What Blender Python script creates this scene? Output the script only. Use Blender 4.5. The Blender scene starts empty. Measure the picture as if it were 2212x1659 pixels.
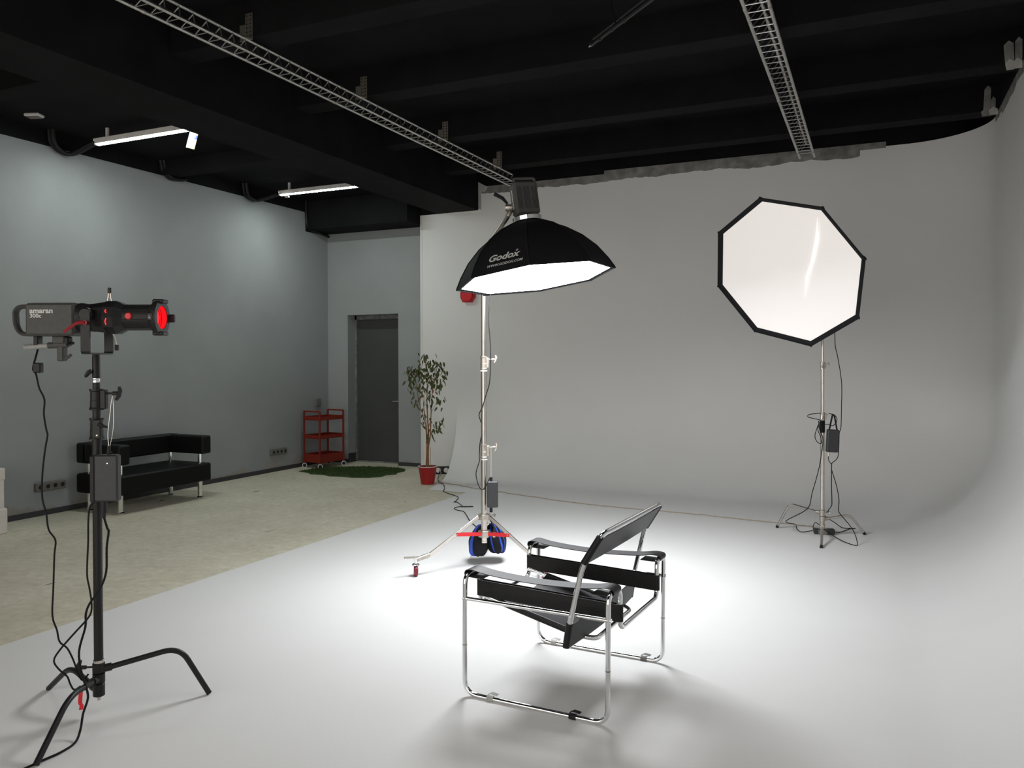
import bpy, math, random
from mathutils import Vector, Matrix, Euler
random.seed(7)
C = bpy.context.scene.collection
PI = math.pi
R = math.radians

# ------------------------------------------------------------------ camera, world, exposure
scn = bpy.context.scene
YAW, PITCH, ROLL, FPX, CYPX = 0.42375, 0.010977, -0.0029026, 1733.3, 795.7
cam_d = bpy.data.cameras.new('camera')
cam = bpy.data.objects.new('camera', cam_d); C.objects.link(cam)
fw = Vector((-math.sin(YAW)*math.cos(PITCH), math.cos(YAW)*math.cos(PITCH), -math.sin(PITCH)))
rt0 = Vector((math.cos(YAW), math.sin(YAW), 0)); up0 = rt0.cross(fw)
rt = rt0*math.cos(ROLL)+up0*math.sin(ROLL); up = up0*math.cos(ROLL)-rt0*math.sin(ROLL)
cam.matrix_world = Matrix(((rt.x, up.x, -fw.x, 0), (rt.y, up.y, -fw.y, 0), (rt.z, up.z, -fw.z, 1.58), (0, 0, 0, 1)))
cam_d.sensor_fit = 'HORIZONTAL'; cam_d.sensor_width = 36.0
cam_d.lens = FPX/2212*36.0
cam_d.shift_y = -(829.5-CYPX)/2212
cam_d.clip_start = 0.05; cam_d.clip_end = 100
scn.camera = cam

world = bpy.data.worlds.new('world'); scn.world = world; world.use_nodes = True
WORLD_COL, WORLD_STR = (1.0, 0.93, 0.84), 0.90
bg = world.node_tree.nodes['Background']
bg.inputs[0].default_value = (*WORLD_COL, 1); bg.inputs[1].default_value = WORLD_STR
KEY_STR, SIDE_STR, TUBE_STR, RED_STR = 16.8, 0.145, 39.0, 1.2

def area(name, loc, target, sx, sy, power, col):
    d = bpy.data.lights.new(name, 'AREA'); d.shape = 'RECTANGLE'; d.size = sx; d.size_y = sy
    d.energy = power; d.color = col
    o = bpy.data.objects.new(name, d); C.objects.link(o); o.location = loc
    o.rotation_euler = (Vector(target)-Vector(loc)).to_track_quat('-Z', 'Y').to_euler()
    return o
area('overhead_fill', (-1.5, 2.4, 3.9), (-1.2, 2.6, 0), 1.6, 1.4, 8, (1, 0.99, 0.98))  # fill light added out of view overhead to lift the floor

vs = scn.view_settings
scn.display_settings.display_device = 'sRGB'
vs.view_transform = 'Standard'; vs.look = 'None'; vs.gamma = 1.0; vs.exposure = 1.2
vs.use_curve_mapping = False
scn.cycles.max_bounces = 8
scn.cycles.use_denoising = True

# ------------------------------------------------------------------ materials
MATS = {}
def mat(name, col, rough=0.5, metal=0.0, spec=0.5, noise=None, bump=None, emit=None, estr=0.0, coords='Object', sheen=None):
    if name in MATS: return MATS[name]
    m = bpy.data.materials.new(name); m.use_nodes = True
    nt = m.node_tree; b = nt.nodes['Principled BSDF']
    b.inputs['Base Color'].default_value = (*col, 1)
    b.inputs['Roughness'].default_value = rough; b.inputs['Metallic'].default_value = metal
    b.inputs['Specular IOR Level'].default_value = spec
    if emit:
        b.inputs['Emission Color'].default_value = (*emit, 1); b.inputs['Emission Strength'].default_value = estr
    tc = nt.nodes.new('ShaderNodeTexCoord')
    if noise:
        sc, amt, det = noise
        n = nt.nodes.new('ShaderNodeTexNoise'); n.inputs['Scale'].default_value = sc; n.inputs['Detail'].default_value = det
        r = nt.nodes.new('ShaderNodeValToRGB')
        r.color_ramp.elements[0].position = 0.32; r.color_ramp.elements[1].position = 0.7
        r.color_ramp.elements[0].color = (*[c*(1-amt) for c in col], 1)
        r.color_ramp.elements[1].color = (*[min(1, c*(1+amt)) for c in col], 1)
        nt.links.new(tc.outputs[coords], n.inputs['Vector']); nt.links.new(n.outputs['Fac'], r.inputs['Fac'])
        nt.links.new(r.outputs['Color'], b.inputs['Base Color'])
    if bump:
        sc, st = bump
        n = nt.nodes.new('ShaderNodeTexNoise'); n.inputs['Scale'].default_value = sc; n.inputs['Detail'].default_value = 4
        bp = nt.nodes.new('ShaderNodeBump'); bp.inputs['Strength'].default_value = st; bp.inputs['Distance'].default_value = 0.01
        nt.links.new(tc.outputs[coords], n.inputs['Vector']); nt.links.new(n.outputs['Fac'], bp.inputs['Height'])
        nt.links.new(bp.outputs['Normal'], b.inputs['Normal'])
    MATS[name] = m
    return m

def concrete_mat():
    m = bpy.data.materials.new('concrete'); m.use_nodes = True; nt = m.node_tree; N = nt.nodes; Lk = nt.links
    b = N['Principled BSDF']; b.inputs['Roughness'].default_value = 0.72; b.inputs['Specular IOR Level'].default_value = 0.3
    tc = N.new('ShaderNodeTexCoord')
    def noise(sc, det, rough=0.6):
        n = N.new('ShaderNodeTexNoise'); n.inputs['Scale'].default_value = sc; n.inputs['Detail'].default_value = det
        n.inputs['Roughness'].default_value = rough; Lk.new(tc.outputs['Object'], n.inputs['Vector']); return n
    def ramp(n, p0, c0, p1, c1):
        r = N.new('ShaderNodeValToRGB'); e = r.color_ramp.elements
        e[0].position = p0; e[1].position = p1; e[0].color = (*c0, 1); e[1].color = (*c1, 1)
        Lk.new(n.outputs['Fac'], r.inputs['Fac']); return r
    base = ramp(noise(1.6, 8, 0.65), 0.3, (0.57, 0.53, 0.41), 0.72, (0.71, 0.675, 0.55))
    fine = ramp(noise(14, 6, 0.7), 0.35, (0.82, 0.82, 0.82), 0.7, (1.06, 1.06, 1.06))
    mul = N.new('ShaderNodeMixRGB'); mul.blend_type = 'MULTIPLY'; mul.inputs[0].default_value = 1
    Lk.new(base.outputs[0], mul.inputs[1]); Lk.new(fine.outputs[0], mul.inputs[2])
    mapn = N.new('ShaderNodeMapping'); mapn.inputs['Scale'].default_value = (7.0, 2.2, 1); mapn.inputs['Rotation'].default_value = (0, 0, 0.5)
    sp = N.new('ShaderNodeTexNoise'); sp.inputs['Scale'].default_value = 1.3; sp.inputs['Detail'].default_value = 5
    Lk.new(tc.outputs['Object'], mapn.inputs['Vector']); Lk.new(mapn.outputs[0], sp.inputs['Vector'])
    fl = ramp(sp, 0.70, (0, 0, 0), 0.745, (1, 1, 1))
    mix = N.new('ShaderNodeMixRGB'); Lk.new(fl.outputs[0], mix.inputs[0]); Lk.new(mul.outputs[0], mix.inputs[1])
    mix.inputs[2].default_value = (0.10, 0.105, 0.10, 1)
    fl2 = ramp(noise(4.3, 3), 0.74, (0, 0, 0), 0.77, (1, 1, 1))
    mix2 = N.new('ShaderNodeMixRGB'); Lk.new(fl2.outputs[0], mix2.inputs[0]); Lk.new(mix.outputs[0], mix2.inputs[1])
    mix2.inputs[2].default_value = (0.50, 0.48, 0.40, 1)
    Lk.new(mix2.outputs[0], b.inputs['Base Color'])
    bp = N.new('ShaderNodeBump'); bp.inputs['Strength'].default_value = 0.15; bp.inputs['Distance'].default_value = 0.01
    Lk.new(noise(30, 6).outputs['Fac'], bp.inputs['Height']); Lk.new(bp.outputs['Normal'], b.inputs['Normal'])
    return m

def wall_paint(name, col, scrape):
    """rolled wall paint; along the very foot of the wall the paint is scraped off in ragged patches"""
    m = bpy.data.materials.new(name); m.use_nodes = True; nt = m.node_tree; N = nt.nodes; Lk = nt.links
    b = N['Principled BSDF']; b.inputs['Roughness'].default_value = 0.62; b.inputs['Specular IOR Level'].default_value = 0.25
    geo = N.new('ShaderNodeNewGeometry'); sep = N.new('ShaderNodeSeparateXYZ'); Lk.new(geo.outputs['Position'], sep.inputs[0])
    n = N.new('ShaderNodeTexNoise'); n.inputs['Scale'].default_value = 3.2; n.inputs['Detail'].default_value = 6
    Lk.new(geo.outputs['Position'], n.inputs['Vector'])
    mm = N.new('ShaderNodeMath'); mm.operation = 'MULTIPLY_ADD'; mm.inputs[1].default_value = 0.5; mm.inputs[2].default_value = -0.165
    Lk.new(n.outputs['Fac'], mm.inputs[0])
    lt = N.new('ShaderNodeMath'); lt.operation = 'LESS_THAN'; Lk.new(sep.outputs['Z'], lt.inputs[0]); Lk.new(mm.outputs[0], lt.inputs[1])
    n2 = N.new('ShaderNodeTexNoise'); n2.inputs['Scale'].default_value = 1.1; n2.inputs['Detail'].default_value = 3
    Lk.new(geo.outputs['Position'], n2.inputs['Vector'])
    r = N.new('ShaderNodeValToRGB'); r.color_ramp.elements[0].color = (*[c*0.95 for c in col], 1); r.color_ramp.elements[1].color = (*[c*1.05 for c in col], 1)
    r.color_ramp.elements[0].position = .35; r.color_ramp.elements[1].position = .65
    Lk.new(n2.outputs['Fac'], r.inputs['Fac'])
    mix = N.new('ShaderNodeMixRGB'); Lk.new(lt.outputs[0], mix.inputs[0]); Lk.new(r.outputs[0], mix.inputs[1]); mix.inputs[2].default_value = (*scrape, 1)
    Lk.new(mix.outputs[0], b.inputs['Base Color'])
    n3 = N.new('ShaderNodeTexNoise'); n3.inputs['Scale'].default_value = 90; n3.inputs['Detail'].default_value = 3
    Lk.new(geo.outputs['Position'], n3.inputs['Vector'])
    bp = N.new('ShaderNodeBump'); bp.inputs['Strength'].default_value = 0.12; bp.inputs['Distance'].default_value = 0.006
    Lk.new(n3.outputs['Fac'], bp.inputs['Height']); Lk.new(bp.outputs['Normal'], b.inputs['Normal'])
    return m

M_CONC = concrete_mat()
M_GREYWALL = wall_paint('grey_wall_paint', (0.288, 0.305, 0.310), (0.30, 0.275, 0.26))
M_CYC = mat('cyclorama_paint', (0.725, 0.722, 0.715), 0.6, spec=0.25, noise=(0.9, 0.02, 4), bump=(60, 0.06))
M_WHITEWALL = mat('white_wall_paint', (0.70, 0.70, 0.675), 0.65, spec=0.2, noise=(1.2, 0.05, 5), bump=(60, 0.1))
M_BLACKCEIL = mat('black_ceiling_paint', (0.0095, 0.0095, 0.0105), 0.8, spec=0.08, noise=(3, 0.2, 4), bump=(40, 0.1))
M_BASE = mat('dark_baseboard', (0.035, 0.037, 0.04), 0.5)
M_TAPE = mat('grey_tape', (0.20, 0.20, 0.19), 0.7, noise=(9, 0.35, 5))
M_TAPE2 = mat('pale_tape', (0.42, 0.41, 0.39), 0.6, noise=(9, 0.2, 5))
M_DOOR = mat('door_paint', (0.055, 0.058, 0.058), 0.55, noise=(2, 0.06, 3))
M_DFRAME = mat('door_frame_metal', (0.16, 0.165, 0.165), 0.45, noise=(14, 0.35, 5))
M_CHROME = mat('chrome', (0.78, 0.79, 0.80), 0.07, 1.0)
M_STEEL = mat('brushed_steel', (0.62, 0.58, 0.54), 0.24, 1.0, noise=(30, 0.06, 2))
M_ALU = mat('truss_aluminium', (0.74, 0.73, 0.71), 0.30, 1.0, noise=(20, 0.1, 2))
M_CAST = mat('cast_metal', (0.50, 0.46, 0.41), 0.42, 1.0, noise=(40, 0.1, 3))
M_BLK = mat('black_metal', (0.009, 0.009, 0.010), 0.40, 0.0, spec=0.32, noise=(40, 0.2, 3))
M_BLKPL = mat('black_plastic', (0.011, 0.011, 0.012), 0.48, spec=0.3, noise=(60, 0.15, 3), bump=(160, 0.08))
M_GREYPL = mat('dark_grey_plastic', (0.060, 0.061, 0.059), 0.5, spec=0.3, noise=(50, 0.1, 3), bump=(180, 0.08))
M_GREYCAST = mat('grey_cast_handle', (0.27, 0.275, 0.27), 0.45, noise=(30, 0.1, 3))
M_BRICKPL = mat('adapter_plastic', (0.026, 0.027, 0.030), 0.5, noise=(50, 0.1, 3))
M_LEATHER = mat('black_leather', (0.008, 0.008, 0.009), 0.45, spec=0.28, noise=(30, 0.15, 4), bump=(120, 0.12))
M_SOFA = mat('sofa_leather', (0.0045, 0.0045, 0.005), 0.5, spec=0.16, bump=(25, 0.12))
M_SADDLE = mat('black_saddle_leather', (0.020, 0.020, 0.023), 0.5, spec=0.35, noise=(40, 0.12, 4), bump=(150, 0.06))
M_CLOTH = mat('black_nylon', (0.006, 0.0065, 0.008), 0.7, spec=0.2, noise=(20, 0.2, 3), bump=(35, 0.15))
M_BLUE = mat('blue_nylon', (0.012, 0.065, 0.50), 0.6, noise=(15, 0.2, 3))
M_RED = mat('red_paint', (0.42, 0.010, 0.010), 0.4, noise=(20, 0.08, 3))
M_REDBRT = mat('bright_red_anodised', (0.62, 0.012, 0.02), 0.35, noise=(20, 0.05, 3))
M_REDCART = mat('red_powder_coat', (0.20, 0.014, 0.004), 0.55, noise=(30, 0.08, 3))
M_REDPOT = mat('red_pot', (0.30, 0.006, 0.007), 0.5, noise=(20, 0.08, 3))
M_REDSHADE = mat('shaded_red_anodised', (0.26, 0.006, 0.012), 0.4)  # lever red, darkened in the base colour for the shade it sits in
M_MAROON = mat('maroon_wheel', (0.20, 0.012, 0.03), 0.4)
M_WHITEPL = mat('white_plastic', (0.72, 0.71, 0.69), 0.5, noise=(10, 0.04, 3))
M_WHITEWOOD = mat('white_painted_wood', (0.62, 0.585, 0.555), 0.55, noise=(8, 0.05, 4))
M_BROWN = mat('brown_inlay', (0.34, 0.25, 0.20), 0.6, noise=(10, 0.15, 4))
M_SOCKET = mat('grey_socket_plastic', (0.15, 0.145, 0.135), 0.5)
M_DARK = mat('dark_hole', (0.012, 0.012, 0.012), 0.8)
M_PRINT = mat('grey_print', (0.55, 0.55, 0.54), 0.6)
M_BARK = mat('bark', (0.24, 0.115, 0.05), 0.75, noise=(25, 0.3, 5), bump=(60, 0.4))
M_LEAF = mat('ficus_leaf', (0.075, 0.098, 0.018), 0.45, noise=(9, 0.45, 3))
M_SOIL = mat('soil', (0.02, 0.015, 0.01), 0.9, noise=(60, 0.5, 4), bump=(60, 0.8))
M_TURF = mat('artificial_turf', (0.045, 0.080, 0.014), 0.8, noise=(6, 0.3, 5), bump=(160, 0.5))
M_ROPE = mat('beige_cord', (0.36, 0.29, 0.22), 0.7, noise=(60, 0.15, 3))
M_CABLE = mat('black_cable', (0.007, 0.007, 0.008), 0.6, spec=0.18)
M_WIRE = mat('steel_wire', (0.72, 0.71, 0.68), 0.3, 1.0)
M_TAGY = mat('yellow_card', (0.82, 0.74, 0.42), 0.7, noise=(40, 0.06, 3))
M_TAGB = mat('blue_print', (0.05, 0.10, 0.42), 0.6)
M_SILVER = mat('silver_lining', (0.75, 0.75, 0.76), 0.3, 0.6)
M_KEY = mat('lit_diffuser', (0.8, 0.8, 0.8), 0.9, emit=(0.95, 0.975, 1.0), estr=KEY_STR)
M_SIDE = mat('dim_diffuser', (0.80, 0.785, 0.775), 0.8, emit=(1.0, 0.90, 0.86), estr=SIDE_STR, bump=(4, 0.35))
M_STREAK = mat('streak_glow', (0.8, 0.8, 0.8), 0.8, emit=(1.0, 0.96, 0.90), estr=0.42)
M_TUBE = mat('led_tube', (0.9, 0.9, 0.9), 0.5, emit=(0.91, 1.0, 0.955), estr=TUBE_STR)
M_REDLENS = mat('red_lens', (0.25, 0.005, 0.005), 0.12, emit=(1.0, 0.012, 0.018), estr=RED_STR)
M_REDGLOW = mat('red_glow_inner', (0.3, 0.01, 0.01), 0.3, emit=(1.0, 0.01, 0.02), estr=0.22)
M_LEDW = mat('green_led', (0.5, 0.6, 0.5), 0.4, emit=(0.6, 1, 0.6), estr=2.0)

# ------------------------------------------------------------------ mesh helpers
def V3(p): return Vector(p)
class MB:
    def __init__(s): s.v = []; s.f = []; s.mi = []
    def add(s, vs, fs, mi=0):
        o = len(s.v); s.v += [tuple(v) for v in vs]; s.f += [tuple(i+o for i in f) for f in fs]; s.mi += [mi]*len(fs); return s
    def box(s, x0, x1, y0, y1, z0, z1, b=0.0, rot=None, at=None, mi=0):
        cx, cy, cz = (x0+x1)/2, (y0+y1)/2, (z0+z1)/2; hx, hy, hz = (x1-x0)/2, (y1-y0)/2, (z1-z0)/2
        vs = []; fs = []
        if b <= 0:
            vs = [(sx*hx, sy*hy, sz*hz) for sx in (-1, 1) for sy in (-1, 1) for sz in (-1, 1)]
            fs = [(0, 1, 3, 2), (4, 6, 7, 5), (0, 4, 5, 1), (2, 3, 7, 6), (0, 2, 6, 4), (1, 5, 7, 3)]
        else:
            b = min(b, hx*.98, hy*.98, hz*.98); idx = {}
            for sx in (-1, 1):
                for sy in (-1, 1):
                    for sz in (-1, 1):
                        for k in range(3):
                            d = [hx-b, hy-b, hz-b]; d[k] = (hx, hy, hz)[k]
                            idx[(sx, sy, sz, k)] = len(vs); vs.append((sx*d[0], sy*d[1], sz*d[2]))
            S = (-1, 1); I = idx
            for sx in S:
                q = [I[(sx, a, c, 0)] for a, c in ((-1, -1), (1, -1), (1, 1), (-1, 1))]; fs.append(q if sx > 0 else q[::-1])
            for sy in S:
                q = [I[(a, sy, c, 1)] for a, c in ((-1, -1), (-1, 1), (1, 1), (1, -1))]; fs.append(q if sy > 0 else q[::-1])
            for sz in S:
                q = [I[(a, c, sz, 2)] for a, c in ((-1, -1), (1, -1), (1, 1), (-1, 1))]; fs.append(q if sz > 0 else q[::-1])
            for a in S:
                for c in S:
                    q = [I[(-1, a, c, 1)], I[(1, a, c, 1)], I[(1, a, c, 2)], I[(-1, a, c, 2)]]; fs.append(q if a*c < 0 else q[::-1])
                    q = [I[(a, -1, c, 0)], I[(a, 1, c, 0)], I[(a, 1, c, 2)], I[(a, -1, c, 2)]]; fs.append(q if a*c > 0 else q[::-1])
                    q = [I[(a, c, -1, 0)], I[(a, c, 1, 0)], I[(a, c, 1, 1)], I[(a, c, -1, 1)]]; fs.append(q if a*c < 0 else q[::-1])
            for sx in S:
                for sy in S:
                    for sz in S:
                        q = [I[(sx, sy, sz, k)] for k in range(3)]; fs.append(q if sx*sy*sz > 0 else q[::-1])
        M = rot if rot is not None else Matrix.Identity(3)
        c = Vector((cx, cy, cz))
        vs = [tuple((M @ Vector(v))+c) for v in vs]
        return s.add(vs, fs, mi)
    def tube(s, pts, r, n=10, cap=True, closed=False, ry=None, upv=None, mi=0):
        pts = [Vector(p) for p in pts]; m = len(pts); rs = r if isinstance(r, (list, tuple)) else [r]*m
        T = []
        for i in range(m):
            a = pts[(i-1) % m] if (closed or i > 0) else pts[0]; b = pts[(i+1) % m] if (closed or i < m-1) else pts[-1]
            t = (b-a); T.append(t.normalized() if t.length > 1e-9 else Vector((0, 0, 1)))
        ref = Vector(upv) if upv else (Vector((0, 0, 1)) if abs(T[0].z) < 0.9 else Vector((1, 0, 0)))
        nrm = (ref - T[0]*ref.dot(T[0])).normalized()
        vs = []
        for i in range(m):
            if upv: nrm = (Vector(upv)-T[i]*Vector(upv).dot(T[i])).normalized()
            elif i > 0:
                nrm = T[i-1].rotation_difference(T[i]) @ nrm; nrm = (nrm-T[i]*nrm.dot(T[i])).normalized()
            bn = T[i].cross(nrm)
            for k in range(n):
                a = 2*PI*k/n; vs.append(pts[i]+nrm*(math.cos(a)*rs[i])+bn*(math.sin(a)*(ry if ry else rs[i])))
        fs = []
        for i in range(m if closed else m-1):
            j = (i+1) % m
            for k in range(n):
                l = (k+1) % n; fs.append((i*n+k, i*n+l, j*n+l, j*n+k))
        if cap and not closed: fs += [tuple(range(n))[::-1], tuple((m-1)*n+k for k in range(n))]
        return s.add(vs, fs, mi)
    def cyl(s, p0, p1, r0, r1=None, n=16, mi=0):
        return s.tube([p0, p1], [r0, r0 if r1 is None else r1], n, mi=mi)
    def lathe(s, prof, o=(0, 0, 0), ax=(0, 0, 1), n=20, cap=True, ph=0.0, mi=0):
        ax = Vector(ax).normalized(); o = Vector(o)
        ref = Vector((0, 0, 1)) if abs(ax.z) < .9 else Vector((1, 0, 0))
        u = (ref-ax*ref.dot(ax)).normalized(); w = ax.cross(u); vs = []; m = len(prof)
        for r, h in prof:
            for k in range(n):
                a = 2*PI*k/n+ph; vs.append(o+ax*h+u*(r*math.cos(a))+w*(r*math.sin(a)))
        fs = [(i*n+k, i*n+(k+1) % n, (i+1)*n+(k+1) % n, (i+1)*n+k) for i in range(m-1) for k in range(n)]
        if cap: fs += [tuple(range(n))[::-1], tuple((m-1)*n+k for k in range(n))]
        return s.add(vs, fs, mi)
    def prism(s, poly, o, ax, ay, h, mi=0):
        o = Vector(o); ax = Vector(ax); ay = Vector(ay); az = ax.cross(ay).normalized(); n = len(poly)
        vs = [o+ax*x+ay*y for x, y in poly]; vs += [v+az*h for v in vs]
        fs = [tuple(range(n))[::-1], tuple(range(n, 2*n))]+[(i, (i+1) % n, n+(i+1) % n, n+i) for i in range(n)]
        return s.add(vs, fs, mi)
    def strap(s, pts, wdir, w, t):
        """flat band: width along wdir, thickness t"""
        pts = [Vector(p) for p in pts]; wd = Vector(wdir).normalized(); m = len(pts); vs = []
        for i in range(m):
            T = (pts[min(i+1, m-1)]-pts[max(i-1, 0)]).normalized(); nr = T.cross(wd).normalized()
            for a, c in ((-1, -1), (1, -1), (1, 1), (-1, 1)): vs.append(pts[i]+wd*(a*w/2)+nr*(c*t/2))
        fs = [(i*4+k, i*4+(k+1) % 4, (i+1)*4+(k+1) % 4, (i+1)*4+k) for i in range(m-1) for k in range(4)]
        fs += [(3, 2, 1, 0), tuple((m-1)*4+k for k in range(4))]
        return s.add(vs, fs)

def smooth(pts, sub=5):
    P = [Vector(p) for p in pts]; out = []
    for i in range(len(P)-1):
        p0 = P[max(i-1, 0)]; p1 = P[i]; p2 = P[i+1]; p3 = P[min(i+2, len(P)-1)]
        for k in range(sub):
            t = k/sub
            out.append(0.5*((2*p1)+(p2-p0)*t+(2*p0-5*p1+4*p2-p3)*t*t+(3*p1-p0-3*p2+p3)*t**3))
    out.append(P[-1]); return out
def fillet(pts, rad, seg=6, closed=False):
    P = [Vector(p) for p in pts]; n = len(P); out = [] if closed else [P[0]]
    for i in (range(n) if closed else range(1, n-1)):
        a = P[i-1]; b = P[i]; c = P[(i+1) % n]
        d1 = (a-b); d2 = (c-b); r = min(rad, d1.length*.49, d2.length*.49)
        p = b+d1.normalized()*r; q = b+d2.normalized()*r
        for k in range(seg+1):
            t = k/seg; out.append(p*(1-t)**2+b*2*t*(1-t)+q*t*t)
    if not closed: out.append(P[-1])
    return out

def obj(name, mb, m, parent=None, label=None, kind=None, flat=False, ang=35):
    me = bpy.data.meshes.new(name); me.from_pydata(mb.v, [], mb.f)
    for x in (m if isinstance(m, (list, tuple)) else [m]): me.materials.append(x)
    if any(mb.mi): me.polygons.foreach_set('material_index', mb.mi)
    me.validate(); me.update()
    if not flat:
        me.polygons.foreach_set('use_smooth', [True]*len(me.polygons)); me.set_sharp_from_angle(angle=R(ang))
    o = bpy.data.objects.new(name, me); C.objects.link(o)
    if parent: o.parent = parent
    if label: o['label'] = label
    if kind: o['kind'] = kind
    return o
def inst(src, parent, name=None, loc=None, rot=None):
    o = src.copy(); C.objects.link(o); o.parent = parent
    if loc is not None: o.location = loc
    if rot is not None: o.rotation_euler = rot
    return o
def thing(name, label, cat, loc=(0, 0, 0), rz=0.0, group=None, mtx=None):
    o = bpy.data.objects.new(name, None); C.objects.link(o); o.empty_display_size = 0.1
    if mtx is not None: o.matrix_world = mtx
    else: o.location = loc; o.rotation_euler = (0, 0, rz)
    o['label'] = label; o['category'] = cat
    if group: o['group'] = group
    return o
def tag(o, label, cat, group=None):
    o['label'] = label; o['category'] = cat
    if group: o['group'] = group
    return o
def struct(name, mb, m, parent=None, label=None, flat=True):
    o = obj(name, mb, m, parent, flat=flat)
    if not parent: o['kind'] = 'structure'
    if label: o['label'] = label
    return o
def lettering(name, txt, size, mtx, m, parent, ext=0.0006, bold=0.0, shear=0.0, space=1.0, sx=1.0):
    cu = bpy.data.curves.new(name, 'FONT'); cu.body = txt; cu.size = size; cu.extrude = ext; cu.offset = bold
    cu.shear = shear; cu.space_character = space; cu.resolution_u = 3
    t = bpy.data.objects.new(name+'_src', cu); C.objects.link(t)
    dg = bpy.context.evaluated_depsgraph_get(); me = bpy.data.meshes.new_from_object(t.evaluated_get(dg))
    bpy.data.objects.remove(t); me.name = name; me.materials.clear(); me.materials.append(m)
    me.transform(mtx @ Matrix.Diagonal((sx, 1, 1, 1)))
    o = bpy.data.objects.new(name, me); C.objects.link(o); o.parent = parent
    return o
def frame(o, ax, ay):
    ax = Vector(ax).normalized(); ay = Vector(ay); ay = (ay-ax*ay.dot(ax)).normalized(); az = ax.cross(ay)
    return Matrix(((ax.x, ay.x, az.x, o[0]), (ax.y, ay.y, az.y, o[1]), (ax.z, ay.z, az.z, o[2]), (0, 0, 0, 1)))

# ------------------------------------------------------------------ the setting
YB, XL, XR, YC = 10.217, -7.75, 1.10, 10.03      # back wall, left wall, right wall, white back wall
struct('floor', MB().box(-8.2, 2.2, -3, 10.9, -0.15, 0), M_CONC, label='worn beige concrete floor with dark scuffs')
w = MB().prism([(-3, 0), (10.7, 0), (10.7, 3.505), (9.685, 3.505), (9.685, 3.79), (-3, 3.79)], (XL-.15, 0, 0), (0, 1, 0), (0, 0, 1), .15)
struct('wall_left', w, M_GREYWALL, label='blue-grey painted side wall behind the sofa')
w = MB().prism([(-3, 3.79), (9.685, 3.79), (9.685, 3.505), (10.7, 3.505), (10.7, 4.3), (-3, 4.3)], (XL-.15, 0, 0), (0, 1, 0), (0, 0, 1), .149)
struct('wall_left_upper', w, M_BLACKCEIL, label='black band of the side wall above the grey paint')
DX0, DX1, DZ = -7.378, -6.468, 2.27
w = MB().box(XL, DX0, YB, 10.7, 0, 3.53).box(DX1, -5.9, YB, 10.7, 0, 3.53).box(DX0, DX1, YB, 10.7, DZ, 3.53)
struct('wall_back', w, M_GREYWALL, label='grey back wall with a door recess')
struct('wall_white', MB().prism([(-5.97, 0), (1.3, 0), (1.3, 3.98), (-5.04, 3.98), (-5.04, 3.66), (-5.97, 3.66)], (0, YC+.19, 0), (1, 0, 0), (0, 0, 1), .19),
       M_CYC, label='off-white back wall left of the curved studio cove')
struct('baseboard_left', MB().box(XL, XL+.015, -3, YB, 0, .055), M_BASE)
struct('baseboard_back', MB().box(XL, DX0, YB-.014, YB, 0, .055).box(DX1, -5.97, YB-.014, YB, 0, .055).box(DX0, DX0+.012, YB, 10.41, 0, .14), M_BASE)
struct('trim_corner', MB().box(-5.972, -5.935, YC-.004, YC, 0, 3.66), M_WHITEWALL, label='pale corner bead at the edge of the white wall')

# door
dr = bpy.data.objects.new('door_1', None); C.objects.link(dr); dr['kind'] = 'structure'; dr['label'] = 'dark grey door set deep in the back wall'
dr.location = (0, 10.42, 0)
obj('door_leaf', MB().box(DX0+.035, DX1, .03, .075, 0.02, 2.205, .003), M_DOOR, dr)
obj('door_frame', MB().box(DX0, DX0+.034, -.02, .08, 0, DZ).box(DX0, DX1, -.02, .08, 2.205, DZ).box(DX0, DX1, -.02, .09, 0, .018), M_DFRAME, dr, label='scuffed pale grey metal door frame')
hnd = MB().cyl((DX1-.125, .03, .95), (DX1-.125, -.02, .95), .011).tube(fillet([(DX1-.125, -.02, .95), (DX1-.13, -.022, .95), (DX1-.225, -.022, .948)], .01), .009)
hnd.lathe([(.024, 0), (.024, .008)], (DX1-.125, .022, .95), (0, 1, 0)).lathe([(.02, 0), (.02, .008)], (DX1-.125, .022, .84), (0, 1, 0))
obj('door_handle', hnd, M_STEEL, dr, label='silver lever handle')

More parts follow.
